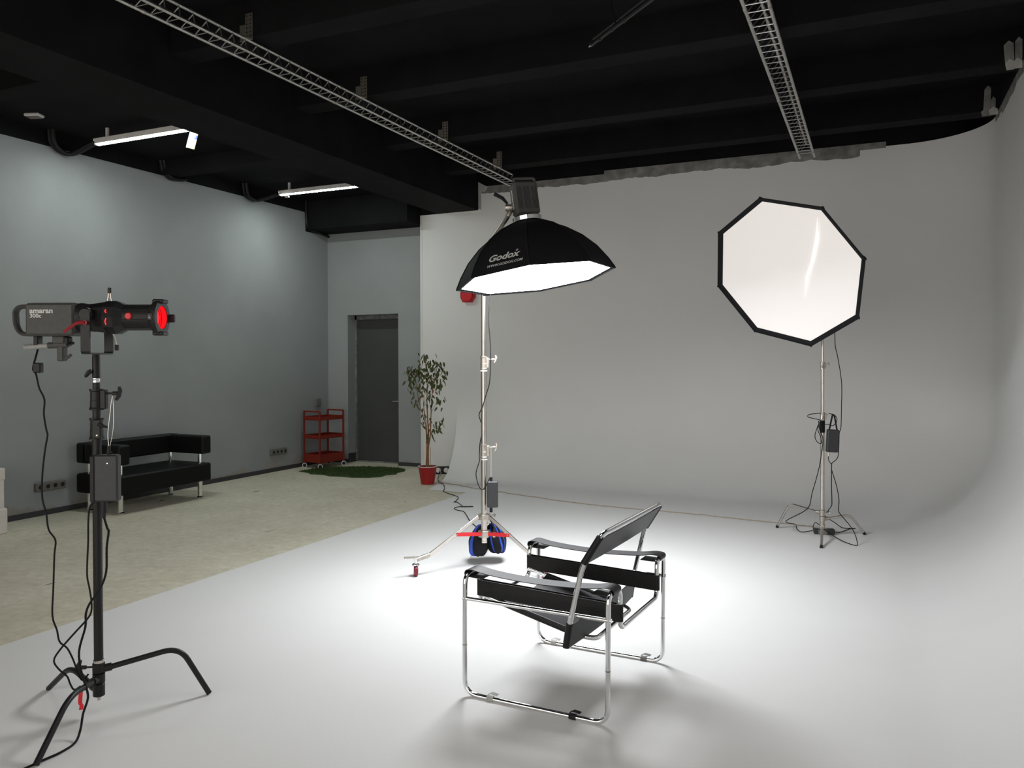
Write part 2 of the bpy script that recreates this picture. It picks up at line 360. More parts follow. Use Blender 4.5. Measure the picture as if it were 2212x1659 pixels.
# cyclorama: floor, floor coves, corner and right wall in one swept sheet
def cyc():
    mb = MB(); RF = .95; RC = .80; ZT = 3.98; zf = .003
    zs = [ZT, 3.2, 2.4, 1.7, 1.3, RF+.001]+[RF-RF*math.sin(R(a)) for a in (8, 16, 24, 32, 40, 48, 56, 64, 72, 80, 85, 90)]
    NB, NA, NR = 14, 18, 14; rows = []
    for z in zs:
        c = RF-math.sqrt(max(0, RF*RF-(RF-z)**2)) if z < RF else 0.0
        r = RC+.35*c
        xl = -5.04+.1*0 if z >= 3.6 else -5.38
        if z < RF: xl = -5.38+.45*c/1.59
        yb = YC-.0015-c; xr = XR-c; row = []
        for i in range(NB): row.append((xl+(xr-r-xl)*i/NB, yb))
        for i in range(NA+1):
            a = PI/2*(1-i/NA); row.append((xr-r+r*math.cos(a), yb-r+r*math.sin(a)))
        for i in range(1, NR+1): row.append((xr, yb-r+(-3-(yb-r))*i/NR))
        rows.append([(x, y, max(z, zf)) for x, y in row])
    n = len(rows[0])
    for rw in rows: mb.v += rw
    for i in range(len(rows)-1):
        for k in range(n-1): mb.f.append((i*n+k, (i+1)*n+k, (i+1)*n+k+1, i*n+k+1))
    o = len(mb.v); b = (len(rows)-1)*n
    mb.v += [(-4.405, -3, zf), (-4.405, 8.425, zf), (-4.925, 8.44, zf), (-4.405, 9.0, zf)]
    last = rows[-1]
    # floor split at x=-4.405 so that every polygon is convex enough
    k0 = next(k for k in range(n) if last[k][0] > -4.405)
    mb.f.append((o+2, o+1, b+k0, *[b+k for k in range(k0-1, -1, -1)]))
    mb.f.append((o, *[b+k for k in range(n-1, k0-1, -1)], o+1))
    mb.mi = [0]*len(mb.f)
    return mb
cy = cyc()
# all faces look into the room
struct('cyclorama', cy, M_CYC, label='white infinity cove: painted floor curving up into the walls', flat=False)
struct('wall_right', MB().box(XR+.002, XR+.2, -3, 10.03, 0, 3.98), M_WHITEWALL)
struct('wall_right_upper', MB().box(XR+.002, XR+.3, -3, 10.3, 3.98, 4.3), M_BLACKCEIL, label='black wall above the white cove')
struct('wall_back_upper', MB().box(-5.04, XR+.2, YC+.01, 10.5, 3.98, 4.3).box(-5.97, -5.04, YC+.01, 10.5, 3.66, 4.3).box(-8, -5.97, 10.0, 10.5, 3.53, 4.3), M_BLACKCEIL,
       label='black upper wall above the grey and white paint')
struct('ceiling', MB().box(-8.2, 2.2, -3, 10.9, 4.25, 4.4).box(-7.9, -5.67, -3, 10.5, 3.95, 4.25), M_BLACKCEIL, label='black painted concrete ceiling')
struct('ceiling_beam', MB().box(-5.67, -5.03, -3, YC+.005, 3.66, 4.26), M_BLACKCEIL, label='wide black beam running the length of the room')
for y in (1.55, 3.1, 4.66, 6.13, 7.65, 9.03):
    struct('ceiling_beam', MB().box(-5.04, XR+.01, y, y+.23, 3.98, 4.26), M_BLACKCEIL, label='black cross beam over the white studio')
for y in (1.56, 4.28, 7.0):
    struct('ceiling_beam', MB().box(XL-.01, -5.66, y, y+.2, 3.79, 3.96), M_BLACKCEIL, label='black cross beam over the grey side bay')
struct('ceiling_beam', MB().box(XL-.01, -5.98, 9.69, 10.005, 3.53, 3.96), M_BLACKCEIL, label='black beam above the door wall')
# masking strips along the top of the cove
def ragged(x0, x1, z0, z1, y, n, amp, th=.003):
    lo = []; v = 0.0
    for i in range(n+1):
        v = v*.8+random.uniform(-amp, amp)*.6; lo.append((x0+(x1-x0)*i/n, z0+v))
    return MB().prism(lo+[(x1, z1), (x0, z1)], (0, y, 0), (1, 0, 0), (0, 0, 1), th)
struct('trim_tape', ragged(-4.98, -.15, 3.895, 3.985, YC-.001, 110, .018), M_TAPE, label='ragged grey masking tape along the top of the white wall')
struct('trim_tape', ragged(-3.2, .12, 3.955, 4.03, YC-.005, 8, .004), M_TAPE, label='second grey tape strip above the white wall')
struct('trim_tape', MB().box(-5.06, -4.985, YC-.006, YC-.002, 3.66, 3.95).box(-5.06, -4.9, YC-.008, YC-.003, 3.93, 4.02, rot=Matrix.Rotation(.5, 3, 'Y')), M_TAPE2, label='pale tape on the step in the wall top')
struct('trim_tape', MB().box(-5.6, -5.0, YC-.012, YC-.001, 3.655, 3.675), M_WHITEWALL, label='pale strip under the wide beam')
for y0, y1, z in ((8.85, 9.25, 3.93), (7.3, 8.8, 3.90)):
    pl = [(y0, 3.98), (y1, 3.98)]+[(y1-(y1-y0)*i/9, z+random.uniform(-.02, .02)) for i in range(10)]
    struct('trim_tape', MB().prism(pl, (XR-.006, 0, 0), (0, 1, 0), (0, 0, 1), .003), M_TAPE, label='grey tape along the top of the right wall')
# tape flaps stuck on the cross beams
def flap(y, quads, lab):
    t = thing('tape_flap', lab, 'tape', (0, y, 3.98))
    for i, (x0, x1, z0, z1, sk, mm) in enumerate(quads):
        p = [(x0+sk, z0), (x1+sk*.5, z0), (x1, z1-.01), ((x0+x1)/2, z1+.015), (x0, z1-.02)]
        obj('strip', MB().prism(p, (0, -.002*(i+1), -3.98), (1, 0, 0), (0, 0, 1), .002), mm, t, flat=True)
flap(9.03, [(.975, 1.03, 3.99, 4.21, -.01, M_TAPE), (1.028, 1.068, 4.0, 4.10, 0, M_TAPE), (.945, 1.02, 3.93, 3.995, .01, M_TAPE), (1.01, 1.085, 3.935, 4.0, .01, M_TAPE2)],
     'strips of grey tape on the far cross beam above the right wall')
flap(7.65, [(.96, 1.03, 3.99, 4.15, .01, M_TAPE), (1.04, 1.09, 4.0, 4.17, 0, M_TAPE), (.97, 1.03, 3.925, 4.0, .01, M_TAPE2), (1.02, 1.09, 3.93, 4.0, 0, M_TAPE2)],
     'larger strips of grey tape on the nearer cross beam above the right wall')

# ------------------------------------------------------------------ lighting trusses
def truss(xa, xb, z, zt, y0, y1, pitch, lab, hang):
    t = thing('lighting_truss', lab, 'truss', ((xa+xb)/2, y0, z), group='ceiling trusses'); W = (xb-xa)/2; H = zt-z; Ln = y1-y0
    for x, zz in ((-W, 0), (W, 0), (0, H)):
        LL = Ln if zz == 0 else Ln-.12
        obj('chord', MB().tube([(x, 0, zz), (x, LL, zz)], .0125, 10), M_ALU, t)
    def br(a, b): return MB().tube([a, b], .0042, 6)
    protos = [obj('brace', br((-W, 0, 0), (W, 0, 0)), M_ALU, t), obj('brace', br((W, 0, 0), (0, pitch*.35, H)), M_ALU, t), obj('brace', br((-W, 0, 0), (0, pitch*.5, H)), M_ALU, t),
              obj('brace', br((-W, 0, 0), (W, pitch, 0)), M_ALU, t)]
    n = int(Ln/pitch)
    for i in range(n):
        for k, p in enumerate(protos):
            if k == 3: continue
            if i == 0: p.location = (0, .01, 0)
            else: inst(p, t, loc=(0, .01+i*pitch, 0))
    bpy.data.objects.remove(protos[3])
    for yy in (1.05, 3.06, 5.0):
        if yy < Ln:
            for x, zz in ((-W, 0), (W, 0), (0, H)): obj('coupler', MB().lathe([(.0135, 0), (.0148, .004), (.0148, .034), (.0135, .038)], (x, yy, zz), (0, 1, 0), 12), M_CAST, t)
    for yh in hang:
        mb = MB().box(-.035, .035, yh-y0-.004, yh-y0, H+.0, H+.20, .001).box(-.085, -.03, yh-y0-.006, yh-y0-.002, H+.0, H+.12, .001)
        mb.box(-.02, .02, yh-y0-.05, yh-y0, H, H+.012)
        h = obj('hanger', mb, M_CAST, t, label='perforated steel strap bolted to the beam')
        hm = MB()
        for zz in range(6):
            for xx in (-.018, .018): hm.lathe([(.007, 0), (.007, .0015)], (xx, yh-y0-.0045, H+.03+zz*.03), (0, -1, 0), 8)
        obj('hole', hm, M_DARK, h)
    return t
truss(-4.303, -4.163, 3.834, 3.955, 2.7, 9.52, .1235, 'long slim silver truss under the ceiling, ending above the black softbox', (4.655, 6.125, 7.645, 9.02))
truss(-.763, -.610, 3.834, 3.955, 4.3, 9.58, .1235, 'slim silver ladder-like truss under the ceiling towards the octagonal white softbox', ())

# black boom arm poking into the top of the picture, hung from a cross beam
t = thing('boom_arm', 'thin black boom arm with silver tip hanging under the black ceiling', 'boom', (-1.70, 5.0, 3.62))
a = Vector((0, 0, 0)); b = Vector((1.35, -1.75, -.30)); d = (b-a).normalized()
obj('pole', MB().tube([d*.05, b], .012, 12).tube([d*.05+Vector((.01, .01, .04)), b+Vector((.01, .01, .05))], .007, 8), M_BLK, t)
obj('tip', MB().lathe([(.005, 0), (.009, .01), (.009, .045), (.013, .05), (.013, .06)], a, d, 12), M_CHROME, t, label='bare metal spigot')
for s_ in (.2, .42, .62): obj('collar', MB().lathe([(.014, 0), (.016, .004), (.016, .03), (.014, .034)], d*s_, d, 12), M_BLKPL, t)
obj('hanger', MB().tube(smooth([d*.5+Vector((0, 0, .01)), d*.42+Vector((0, 0, .16)), Vector((.2, -.2, .37))], 4), .006, 8), M_BLK, t)

# ------------------------------------------------------------------ tube lights, conduits, detector in the side bay
def tube_light(y, lab):
    t = thing('tube_light', lab, 'lamp', (-6.635, y, 3.80), group='tube lights in the side bay')
    obj('housing', MB().box(-.64, .64, -.046, .046, .026, .050, .004).box(-.62, .62, -.046, -.036, -.003, .03, .002).box(-.62, .62, .036, .046, -.003, .03, .002).box(-.50, -.47, -.01, .01, .055, .15).box(.47, .50, -.01, .01, .055, .15), M_WHITEPL, t)
    obj('tube', MB().prism([(-.026, .028), (-.030, .002), (-.02, -.009), (0, -.013), (.02, -.009), (.030, .002), (.026, .028)], (-.61, 0, 0), (0, 1, 0), (0, 0, 1), 1.22), M_TUBE, t)
    for s in (-1, 1): obj('end_cap', MB().box(s*.628-.017, s*.628+.017, -.03, .03, -.015, .03, .006), M_WHITEPL, t)
    return t
t1 = tube_light(5.78, 'lit ceiling tube with a yellow price tag hanging from its end')
pt = thing('price_tag', 'yellow card tag with a blue stripe hanging from the nearer ceiling tube', 'tag', (-6.02, 5.86, 3.80), R(24))
tilt = Matrix.Rotation(.26, 4, 'Y')
def tl(mb):
    mb.v = [tuple((tilt @ Vector(v))) for v in mb.v]; return mb
obj('card', tl(MB().box(-.042, .042, -.001, .001, -.165, 0)), M_TAGY, pt)
obj('stripe', tl(MB().box(-.042, .042, -.0022, -.001, -.068, -.03)), M_TAGB, pt)
lettering('lettering', 'LED', .034, tilt @ frame((-.03, -.003, -.060), (1, 0, 0), (0, 0, 1)), M_WHITEPL, pt, ext=.0004, bold=.0006)
t2 = tube_light(8.57, 'lit ceiling tube farther back, with a small pull switch below')
obj('pull_switch', MB().tube(smooth([(-.6, -.03, -.01), (-.54, -.05, -.03), (-.48, -.06, -.045)], 4), .004, 6).box(-.50, -.44, -.072, -.05, -.062, -.038, .004), M_WHITEPL, t2)
def conduit(pts, lab, r=.021, k=2):
    mb = MB()
    for i in range(k): mb.tube(smooth([(x+.045*i, y+.01*i, z-.004*i) for x, y, z in pts], 6), r, 8)
    return tag(obj('conduit', mb, M_BLK), lab, 'conduit', 'black cable conduits along the side wall')
xw = XL+.035
conduit([(xw+.02, 5.56, 4.0), (xw, 5.59, 3.84), (xw, 5.65, 3.77), (xw, 5.76, 3.745), (xw+.1, 5.79, 3.76), (xw+.38, 5.80, 3.84)], 'black bent conduit at the wall top leading to the nearer ceiling tube')
conduit([(xw+.02, 6.95, 4.0), (xw, 6.985, 3.93), (xw, 7.02, 3.83), (xw, 7.11, 3.77), (xw, 7.25, 3.775), (xw, 7.32, 3.80)], 'black bent conduit at the wall top between the two ceiling tubes')
conduit([(xw+.02, 8.33, 4.0), (xw, 8.38, 3.82), (xw, 8.47, 3.77), (xw+.05, 8.56, 3.765), (xw+.4, 8.57, 3.82)], 'black bent conduit at the wall top leading to the farther ceiling tube')
conduit([(xw, 9.66, 3.97), (xw, 9.67, 3.70), (xw, 9.70, 3.58), (xw, 9.80, 3.53), (xw, 10.0, 3.515), (xw, 10.2, 3.49)], 'black conduit elbow in the corner above the door wall', k=1)
t = thing('junction_box', 'small pale box fixed to the black ceiling at far left', 'box', (-7.35, 5.16, 3.95), R(20))
obj('body', MB().box(-.075, .075, -.05, .05, -.03, 0, .008), M_WHITEPL, t); obj('cover', MB().box(-.06, .06, -.038, .038, -.038, -.028, .006), M_SOCKET, t)
t = thing('fire_alarm', 'red faceted alarm box on the white wall, half hidden behind the black softbox', 'alarm', (-5.185, YC, 2.47))
obj('body', MB().prism([(-.11, .05), (-.11, -.02), (-.075, -.085), (.06, -.09), (.11, -.02), (.11, .05), (.075, .10), (-.075, .10)], (0, 0, 0), (1, 0, 0), (0, 0, 1), .05, 0), M_RED, t, flat=True)
obj('lens', MB().prism([(-.08, .04), (-.08, -.02), (-.055, -.065), (.045, -.07), (.08, -.02), (.08, .04)], (0, -.05, 0), (1, 0, 0), (0, 0, 1), .02), M_REDBRT, t, flat=True)

# ------------------------------------------------------------------ wall sockets
def socket_row(y, z, n, pit, lab):
    t = thing('wall_socket', lab, 'socket', (XL, y, z), group='four-gang sockets on the side wall')
    obj('plate', MB().box(0, .04, -.045-.0, .045+pit*(n-1), -.045, .045, .006), M_SOCKET, t)
    for i in range(n):
        g = obj('outlet', MB().lathe([(.030, 0), (.030, .004), (.024, .004), (.022, -.001)], (.04, i*pit, 0), (1, 0, 0), 20, cap=False), M_SOCKET, t)
        obj('recess', MB().lathe([(.022, 0), (.022, .001)], (.0405, i*pit, 0), (1, 0, 0), 18), M_DARK, g)
socket_row(5.445, .295, 4, .0805, 'grey row of four wall sockets left of the black sofa')
socket_row(8.92, .28, 4, .08, 'grey row of four wall sockets between the sofa and the red cart')
t = thing('light_switch', 'grey wall switch above the red cart', 'switch', (XL, 9.945, .93))
obj('plate', MB().box(0, .03, -.06, .06, -.06, .06, .006), M_SOCKET, t); obj('rocker', MB().box(.03, .036, -.035, .035, -.04, .04, .004), M_SOCKET, t)

# ------------------------------------------------------------------ sofa
t = thing('sofa', 'black leather two-tier sofa on chrome posts against the grey wall', 'sofa', (-7.62, 5.77, 0))
SX, SY = .64, 1.25
obj('seat', MB().box(0, SX, 0, SY, .20, .40, .016), M_SOFA, t)
obj('backrest', MB().box(0, .15, 0, SY, .51, .72, .016), M_SOFA, t)
obj('armrest', MB().box(.10, SX, 0, .14, .51, .715, .016), M_SOFA, t); obj('armrest', MB().box(.10, SX, SY-.14, SY, .51, .715, .016), M_SOFA, t)
for x in (.09, SX-.09):
    for y in (.09, SY-.09):
        obj('leg', MB().cyl((x, y, .02), (x, y, .205), .026).lathe([(.038, 0), (.038, .01), (.028, .022)], (x, y, 0)), M_CHROME, t)
        obj('post', MB().cyl((x, y, .395), (x, y, .515), .024), M_CHROME, t)

# ------------------------------------------------------------------ red cart
t = thing('serving_cart', 'red metal three-tier cart on white-rimmed wheels in the corner', 'cart', (-7.45, 9.71, 0), R(-8))
hx, hy = .16, .24; q = .012
for x in (-hx, hx):
    for y in (-hy, hy): obj('post', MB().box(x-q, x+q, y-q, y+q, .065, .83, .002), M_REDCART, t)
for y in (-hy, hy): obj('handle', MB().box(-hx, hx, y-q*.9, y+q*.9, .818, .84, .003), M_REDCART, t)
for z0, z1 in ((.70, .755), (.43, .485), (.08, .205)):
    mb = MB().box(-hx, hx, -hy, hy, z0, z0+.006)
    mb.box(-hx, -hx+.005, -hy, hy, z0, z1).box(hx-.005, hx, -hy, hy, z0, z1).box(-hx, hx, -hy, -hy+.005, z0, z1).box(-hx, hx, hy-.005, hy, z0, z1)
    obj('tray', mb, M_REDCART, t)
for x in (-hx, hx):
    for y in (-hy, hy):
        wmb = MB().lathe([(.020, -.012), (.034, -.010), (.034, .010), (.020, .012)], (x+.012, y-.006, .034), (.8, -.6, 0), 18)
        wb = obj('wheel', wmb, M_BLKPL, t)
        rim = MB().lathe([(.027, .0125), (.035, .0125), (.0352, -.0105), (.027, -.0125)], (x+.012, y-.006, .0352), (.8, -.6, 0), 20, cap=False)
        obj('rim', rim, M_WHITEPL, wb); 

# ------------------------------------------------------------------ artificial grass mat
RUG = [(-7.42, 9.10), (-7.36, 9.22), (-7.40, 9.36), (-7.33, 9.52), (-7.2, 9.66), (-7.02, 9.74), (-6.8, 9.86), (-6.55, 9.92), (-6.3, 9.93), (-6.12, 9.84), (-6.04, 9.68), (-6.07, 9.55), (-5.99, 9.40), (-6.08, 9.28), (-6.05, 9.12), (-6.16, 8.98), (-6.36, 8.90), (-6.55, 8.93), (-6.74, 8.89), (-6.9, 8.97), (-7.1, 8.95), (-7.22, 9.05)]
t = thing('grass_mat', 'irregular green artificial grass mat in front of the door', 'rug', (0, 0, 0))
obj('backing', MB().prism(RUG, (0, 0, .001), (1, 0, 0), (0, 1, 0), .010), M_TURF, t, flat=True)
def inside(x, y, P=RUG):
    c = False
    for i in range(len(P)):
        (x1, y1), (x2, y2) = P[i], P[i-1]
        if (y1 > y) != (y2 > y) and x < (x2-x1)*(y-y1)/(y2-y1)+x1: c = not c
    return c
mb = MB(); k = 0
while k < 7000:
    x, y = random.uniform(-7.45, -5.95), random.uniform(8.85, 9.95)
    if not inside(x, y): continue
    a = random.uniform(0, 2*PI); l = random.uniform(.012, .024); dx, dy = math.cos(a)*.004, math.sin(a)*.004
    mb.add([(x-dx, y-dy, .011), (x+dx, y+dy, .011), (x+random.uniform(-.012, .012), y+random.uniform(-.012, .012), .011+l)], [(0, 1, 2)]); k += 1
obj('turf_blades', mb, M_TURF, t, kind='stuff', flat=True)

# ------------------------------------------------------------------ potted ficus
t = thing('potted_ficus', 'tall leafy ficus with bare brown stems in a red pot', 'plant', (-5.18, 8.86, 0))
obj('pot', MB().lathe([(.078, 0), (.084, .004), (.116, .205), (.122, .212), (.122, .222), (.112, .222), (.110, .19)], n=28), M_REDPOT, t)
obj('rim', MB().lathe([(.114, .222), (.124, .222), (.126, .229), (.114, .229)], n=28, cap=False), M_WHITEPL, t, label='white rim of the pot')
obj('soil', MB().lathe([(.112, .19), (.108, .205), (.05, .212)], n=20), M_SOIL, t)
obj('stake', MB().cyl((.055, -.03, .2), (.06, -.03, .47), .004, n=6), M_BARK, t)
rh = (math.cos(YAW), math.sin(YAW)); wh = (-math.sin(YAW), math.cos(YAW))
def LP(x, y, z): return Vector((x*rh[0]+y*wh[0], x*rh[1]+y*wh[1], z))
stems = [[(-.015, 0, .2), (-.005, 0, .42), (.012, 0, .62), (.0, .02, .85), (-.005, 0, 1.1), (.01, .0, 1.35), (-.03, 0, 1.64)],
         [(.01, .01, .2), (.012, .0, .45), (.035, .02, .62), (.045, .02, .9), (.06, .03, 1.15), (.10, .02, 1.38), (.14, .0, 1.52)],
         [(-.01, -.01, .3), (-.012, -.01, .6), (-.03, -.02, .78), (-.09, -.03, 1.0), (-.13, -.02, 1.2), (-.16, 0, 1.38), (-.19, .0, 1.47)],
         [(0, -.01, .5), (-.01, -.03, .75), (-.04, -.06, 1.0), (-.06, -.06, 1.25), (-.07, -.05, 1.48)]]
for i, s in enumerate(stems):
    pts = smooth([LP(*p) for p in s], 5); n_ = len(pts)
    obj('stem', MB().tube(pts, [(.013, .010, .007, .006)[i]*(1-.75*j/n_) for j in range(n_)], 7), M_BARK, t)
lm = MB().add([(0, 0, 0), (.012, .016, .004), (.011, .042, .000), (0, .07, -.012), (-.011, .042, .0), (-.012, .016, .004), (0, .03, -.003)],
              [(0, 1, 6), (1, 2, 6), (2, 3, 6), (3, 4, 6), (4, 5, 6), (5, 0, 6)])
leaf0 = obj('leaf', lm, M_LEAF, t)
clusters = [(-.2, 1.43, .05, 20), (-.16, 1.38, .06, 22), (-.1, 1.45, .05, 18), (-.03, 1.57, .05, 14), (-.03, 1.62, .03, 8), (-.05, 1.40, .05, 12), (.03, 1.44, .05, 16), (.08, 1.50, .05, 14), (.13, 1.53, .035, 10), (.18, 1.42, .045, 13),
            (.05, 1.33, .05, 14), (.10, 1.36, .04, 10), (.20, 1.29, .04, 8), (.0, 1.24, .06, 16), (-.12, 1.24, .06, 14), (-.2, 1.28, .04, 9), (.08, 1.16, .06, 14), (.15, 1.07, .05, 9), (-.16, 1.05, .035, 6), (.02, 1.05, .06, 10), (-.05, .95, .05, 6),
            (.14, .78, .045, 10), (.12, .70, .05, 8), (.03, .82, .03, 5), (-.01, .58, .025, 4), (-.04, 1.12, .06, 10), (.02, .66, .04, 4), (-.06, .8, .03, 3)]
first = True; tw = MB()
for cx, cz, rr, n_ in clusters:
    st = min(stems, key=lambda s: min(abs(p[0]-cx)+abs(p[2]-(cz-.12)) for p in s)); bp = min(st, key=lambda p: abs(p[0]-cx)+abs(p[2]-(cz-.12)))
    tw.tube(smooth([LP(*bp), LP((bp[0]+cx)/2, .02, (bp[2]+cz)/2+.02), LP(cx, random.uniform(-.05, .05), cz+.02)], 3), .0022, 4)
    for i in range(n_):
        p = LP(cx+random.gauss(0, rr), random.gauss(0, .07), cz+random.gauss(0, rr))
        e = (random.uniform(-2.0, -.7), random.uniform(-.7, .7), random.uniform(0, 2*PI))
        o = leaf0 if first else inst(leaf0, t)
        first = False; o.location = p; o.rotation_euler = Euler((e[0], e[1], e[2]), 'XYZ')
        s = random.uniform(.85, 1.25); o.scale = (s, s, s)
obj('twigs', tw, M_BARK, t)

# power strip on the floor behind the pot
t = thing('power_strip', 'black power strip with two pale plugs beside the red pot', 'power strip', (-5.47, 9.72, 0), R(26))
obj('body', MB().box(-.16, .16, -.045, .045, 0, .10, .008), M_BLKPL, t)
for x in (-.035, .075): obj('plug', MB().lathe([(.034, 0), (.034, .02), (.026, .03)], (x, -.045, .055), (0, -1, 0), 14), M_WHITEPL, t)

# white cabinet at the left edge
t = thing('white_cabinet', 'white surround with a dark ledge cut off by the left edge', 'cabinet', (-7.73, 4.0, 0))
obj('plinth', MB().box(.02, .50, .0, .79, 0, .235, .012), M_WHITEWOOD, t)
mb = MB().box(.02, .46, .68, .785, .23, .585, .008).box(.02, .46, 0, .1, .23, .585, .008).box(.02, .47, 0, .79, .49, .60, .008)
obj('surround', mb, M_WHITEWOOD, t); obj('back_panel', MB().box(.0, .06, .05, .74, .23, .5), M_BROWN, t); obj('ledge', MB().box(.05, .48, .1, .68, .235, .275, .004), M_BLKPL, t)

# ------------------------------------------------------------------ tubular leather armchair
t = thing('armchair', 'chrome tube armchair with black leather straps on the white floor', 'chair', (-1.377, 3.712, 0), R(-3.2))
TR = .0115; U0, U1, VO, VI = -.352, .362, .40, .27
for s in (-1, 1):
    p = fillet([(U0, s*VO, .24), (U0, s*VO, TR+.001), (U1, s*VO, TR+.001), (U1, s*VO, .24)], .07, 8)
    obj('side_frame', MB().tube(p, TR, 14), M_CHROME, t)
    for uu in (U0, U1): obj('joint_ring', MB().lathe([(TR*.9, -.0008), (TR*1.01, -.0008), (TR*1.01, .0008), (TR*.9, .0008)], (uu, s*VO, .243), n=14), M_CAST, t)
for uu, zb, nm in ((U0+.01, .405, 'front_frame'), (U1+.008, .385, 'rear_frame')):
    ux = U0 if uu < 0 else U1
    p = [(ux, -VO, .245), (ux+.003, -VO, .572), (uu, -VI, .572), (uu, -VI, zb), (uu, VI, zb), (uu, VI, .572), (ux+.003, VO, .572), (ux, VO, .245)]
    obj(nm, MB().tube(fillet(p, .05, 8), TR, 14), M_CHROME, t)
for s in (-1, 1):
    r_ = obj('side_rail', MB().cyl((U0, s*VO, .46), (U1+.016, s*VO, .46), .0095, n=12), M_CHROME, t)
    obj('bolt', MB().lathe([(.006, 0), (.005, .003), (.002, .004)], (U0, s*(VO+TR-.001), .46), (0, s, 0), 10).lathe([(.006, 0), (.005, .003), (.002, .004)], (U1, s*(VO+TR-.001), .46), (0, s, 0), 10), M_STEEL, r_)
# back frame: closed loop on the outside of the rails
VB = .424
bp = []
side = [(.176, .318), (.195, .43), (.256, .69), (.345, .832)]
loop = [(u_, -VB, z_) for u_, z_ in side]+[(u_, VB, z_) for u_, z_ in side[::-1]]
def filletc(P, rad, seg=8): return fillet(P, rad, seg, closed=True)
obj('back_frame', MB().tube(filletc(loop, .05), TR+.0005, 14, closed=True), M_CHROME, t)
obj('back_bolt', MB().lathe([(.006, 0), (.005, .003), (.002, .004)], (.2015, -VB-TR, .46), (0, -1, 0), 10).lathe([(.006, 0), (.005, .003), (.002, .004)], (.2015, VB+TR, .46), (0, 1, 0), 10), M_STEEL, t)
# seat rails: U bent tube dropping to the rear
VS = .262
p = [(-.345, -VS, .447), (.19, -VS, .322), (.245, -VS+.03, .312), (.245, VS-.03, .312), (.19, VS, .322), (-.345, VS, .447)]
obj('seat_frame', MB().tube(fillet(p, .04, 7), TR, 12), M_CHROME, t)
# slings
def sheet(rows, th):
    """rows of points -> closed thin sheet"""
    n = len(rows[0]); m = len(rows); mb = MB(); P = [[Vector(p) for p in r] for r in rows]
    top = []; bot = []
    for i in range(m):
        for k in range(n):
            a = P[min(i+1, m-1)][k]-P[max(i-1, 0)][k]; b = P[i][min(k+1, n-1)]-P[i][max(k-1, 0)]
            nr = a.cross(b).normalized()*th/2; top.append(P[i][k]+nr); bot.append(P[i][k]-nr)
    mb.v = [tuple(v) for v in top+bot]; o = m*n
    for i in range(m-1):
        for k in range(n-1):
            q_ = (i*n+k, (i+1)*n+k, (i+1)*n+k+1, i*n+k+1); mb.f.append(q_); mb.f.append(tuple(o+x for x in q_[::-1]))
    for i in range(m-1):
        for k in (0, n-1): mb.f.append((i*n+k, (i+1)*n+k, o+(i+1)*n+k, o+i*n+k) if k else (i*n+k, o+i*n+k, o+(i+1)*n+k, (i+1)*n+k))
    for k in range(n-1):
        for i in (0, m-1): mb.f.append((i*n+k, i*n+k+1, o+i*n+k+1, o+i*n+k) if i == 0 else (i*n+k, o+i*n+k, o+i*n+k+1, i*n+k+1))
    return mb
rows = []
for i in range(9):
    f = i/8; u_ = -.235+.365*f; zr = .447-.125*(u_+.345)/.535
    rows.append([(u_+.0, -VS*1.0-.012+2*(VS+.012)*k/12, zr+.010-.040*(1-(2*k/12-1)**2)) for k in range(13)])
seat = obj('seat_sling', sheet(rows, .004), M_SADDLE, t)
for s in (-1, 1):
    pts = [(-.235+.365*i/6, s*VS, .447-.125*(-.235+.365*i/6+.345)/.535) for i in range(7)]
    obj('sling_sleeve', MB().tube(pts, TR+.004, 12), M_LEATHER, seat)
def back_sling(z0, z1, name, sag):
    def uz(z):
        for (ua, za), (ub, zb) in zip(side, side[1:]):
            if za <= z <= zb: return ua+(ub-ua)*(z-za)/(zb-za)
        return side[-1][0]
    rows = []
    for i in range(7):
        z = z0+(z1-z0)*i/6
        rows.append([(uz(z)+.012+sag*(1-(2*k/12-1)**2), -VB+2*VB*k/12, z) for k in range(13)])
    o = obj(name, sheet(rows, .004), M_SADDLE, t)
    for s in (-1, 1):
        pts = [(uz(z0+(z1-z0)*i/6), s*VB, z0+(z1-z0)*i/6) for i in range(7)]
        obj('sling_sleeve', MB().tube(pts, TR+.0045, 12), M_LEATHER, o)
    return o
back_sling(.700, .819, 'back_sling', .006); back_sling(.322, .428, 'lumbar_sling', .018)
for s in (-1, 1):
    ym = s*(VO+VI)/2
    pts = [(U0+.085, ym, .556), (U0+.03, ym, .556), (U0-.006, ym, .560), (U0-.012, ym, .572), (U0-.004, ym, .586), (U0+.03, ym, .590), (U0+.09, ym, .580), (U0+.2, ym, .571), (0, ym, .566), (U1-.2, ym, .571), (U1-.09, ym, .579), (U1-.03, ym, .589),
           (U1+.012, ym, .586), (U1+.021, ym, .572), (U1+.012, ym, .560), (U1-.03, ym, .557), (U1-.085, ym, .558)]
    obj('arm_strap', MB().strap(smooth(pts, 3), (0, 1, 0), .088, .0035), M_SADDLE, t)
    mb = MB()
    for off in (-1, 1):
        a0 = [(U0+.01, s*VI+off*.0135, .482), (U1+.008, s*VI+off*.0135, .458)]
        mb.strap(a0, (0, 0, 1), .076, .003)
    for uu, zc in ((U0+.01, .482), (U1+.008, .458)): mb.cyl((uu, s*VI, zc-.038), (uu, s*VI, zc+.038), .0150, n=14)
    obj('side_strap', mb, M_LEATHER, t)
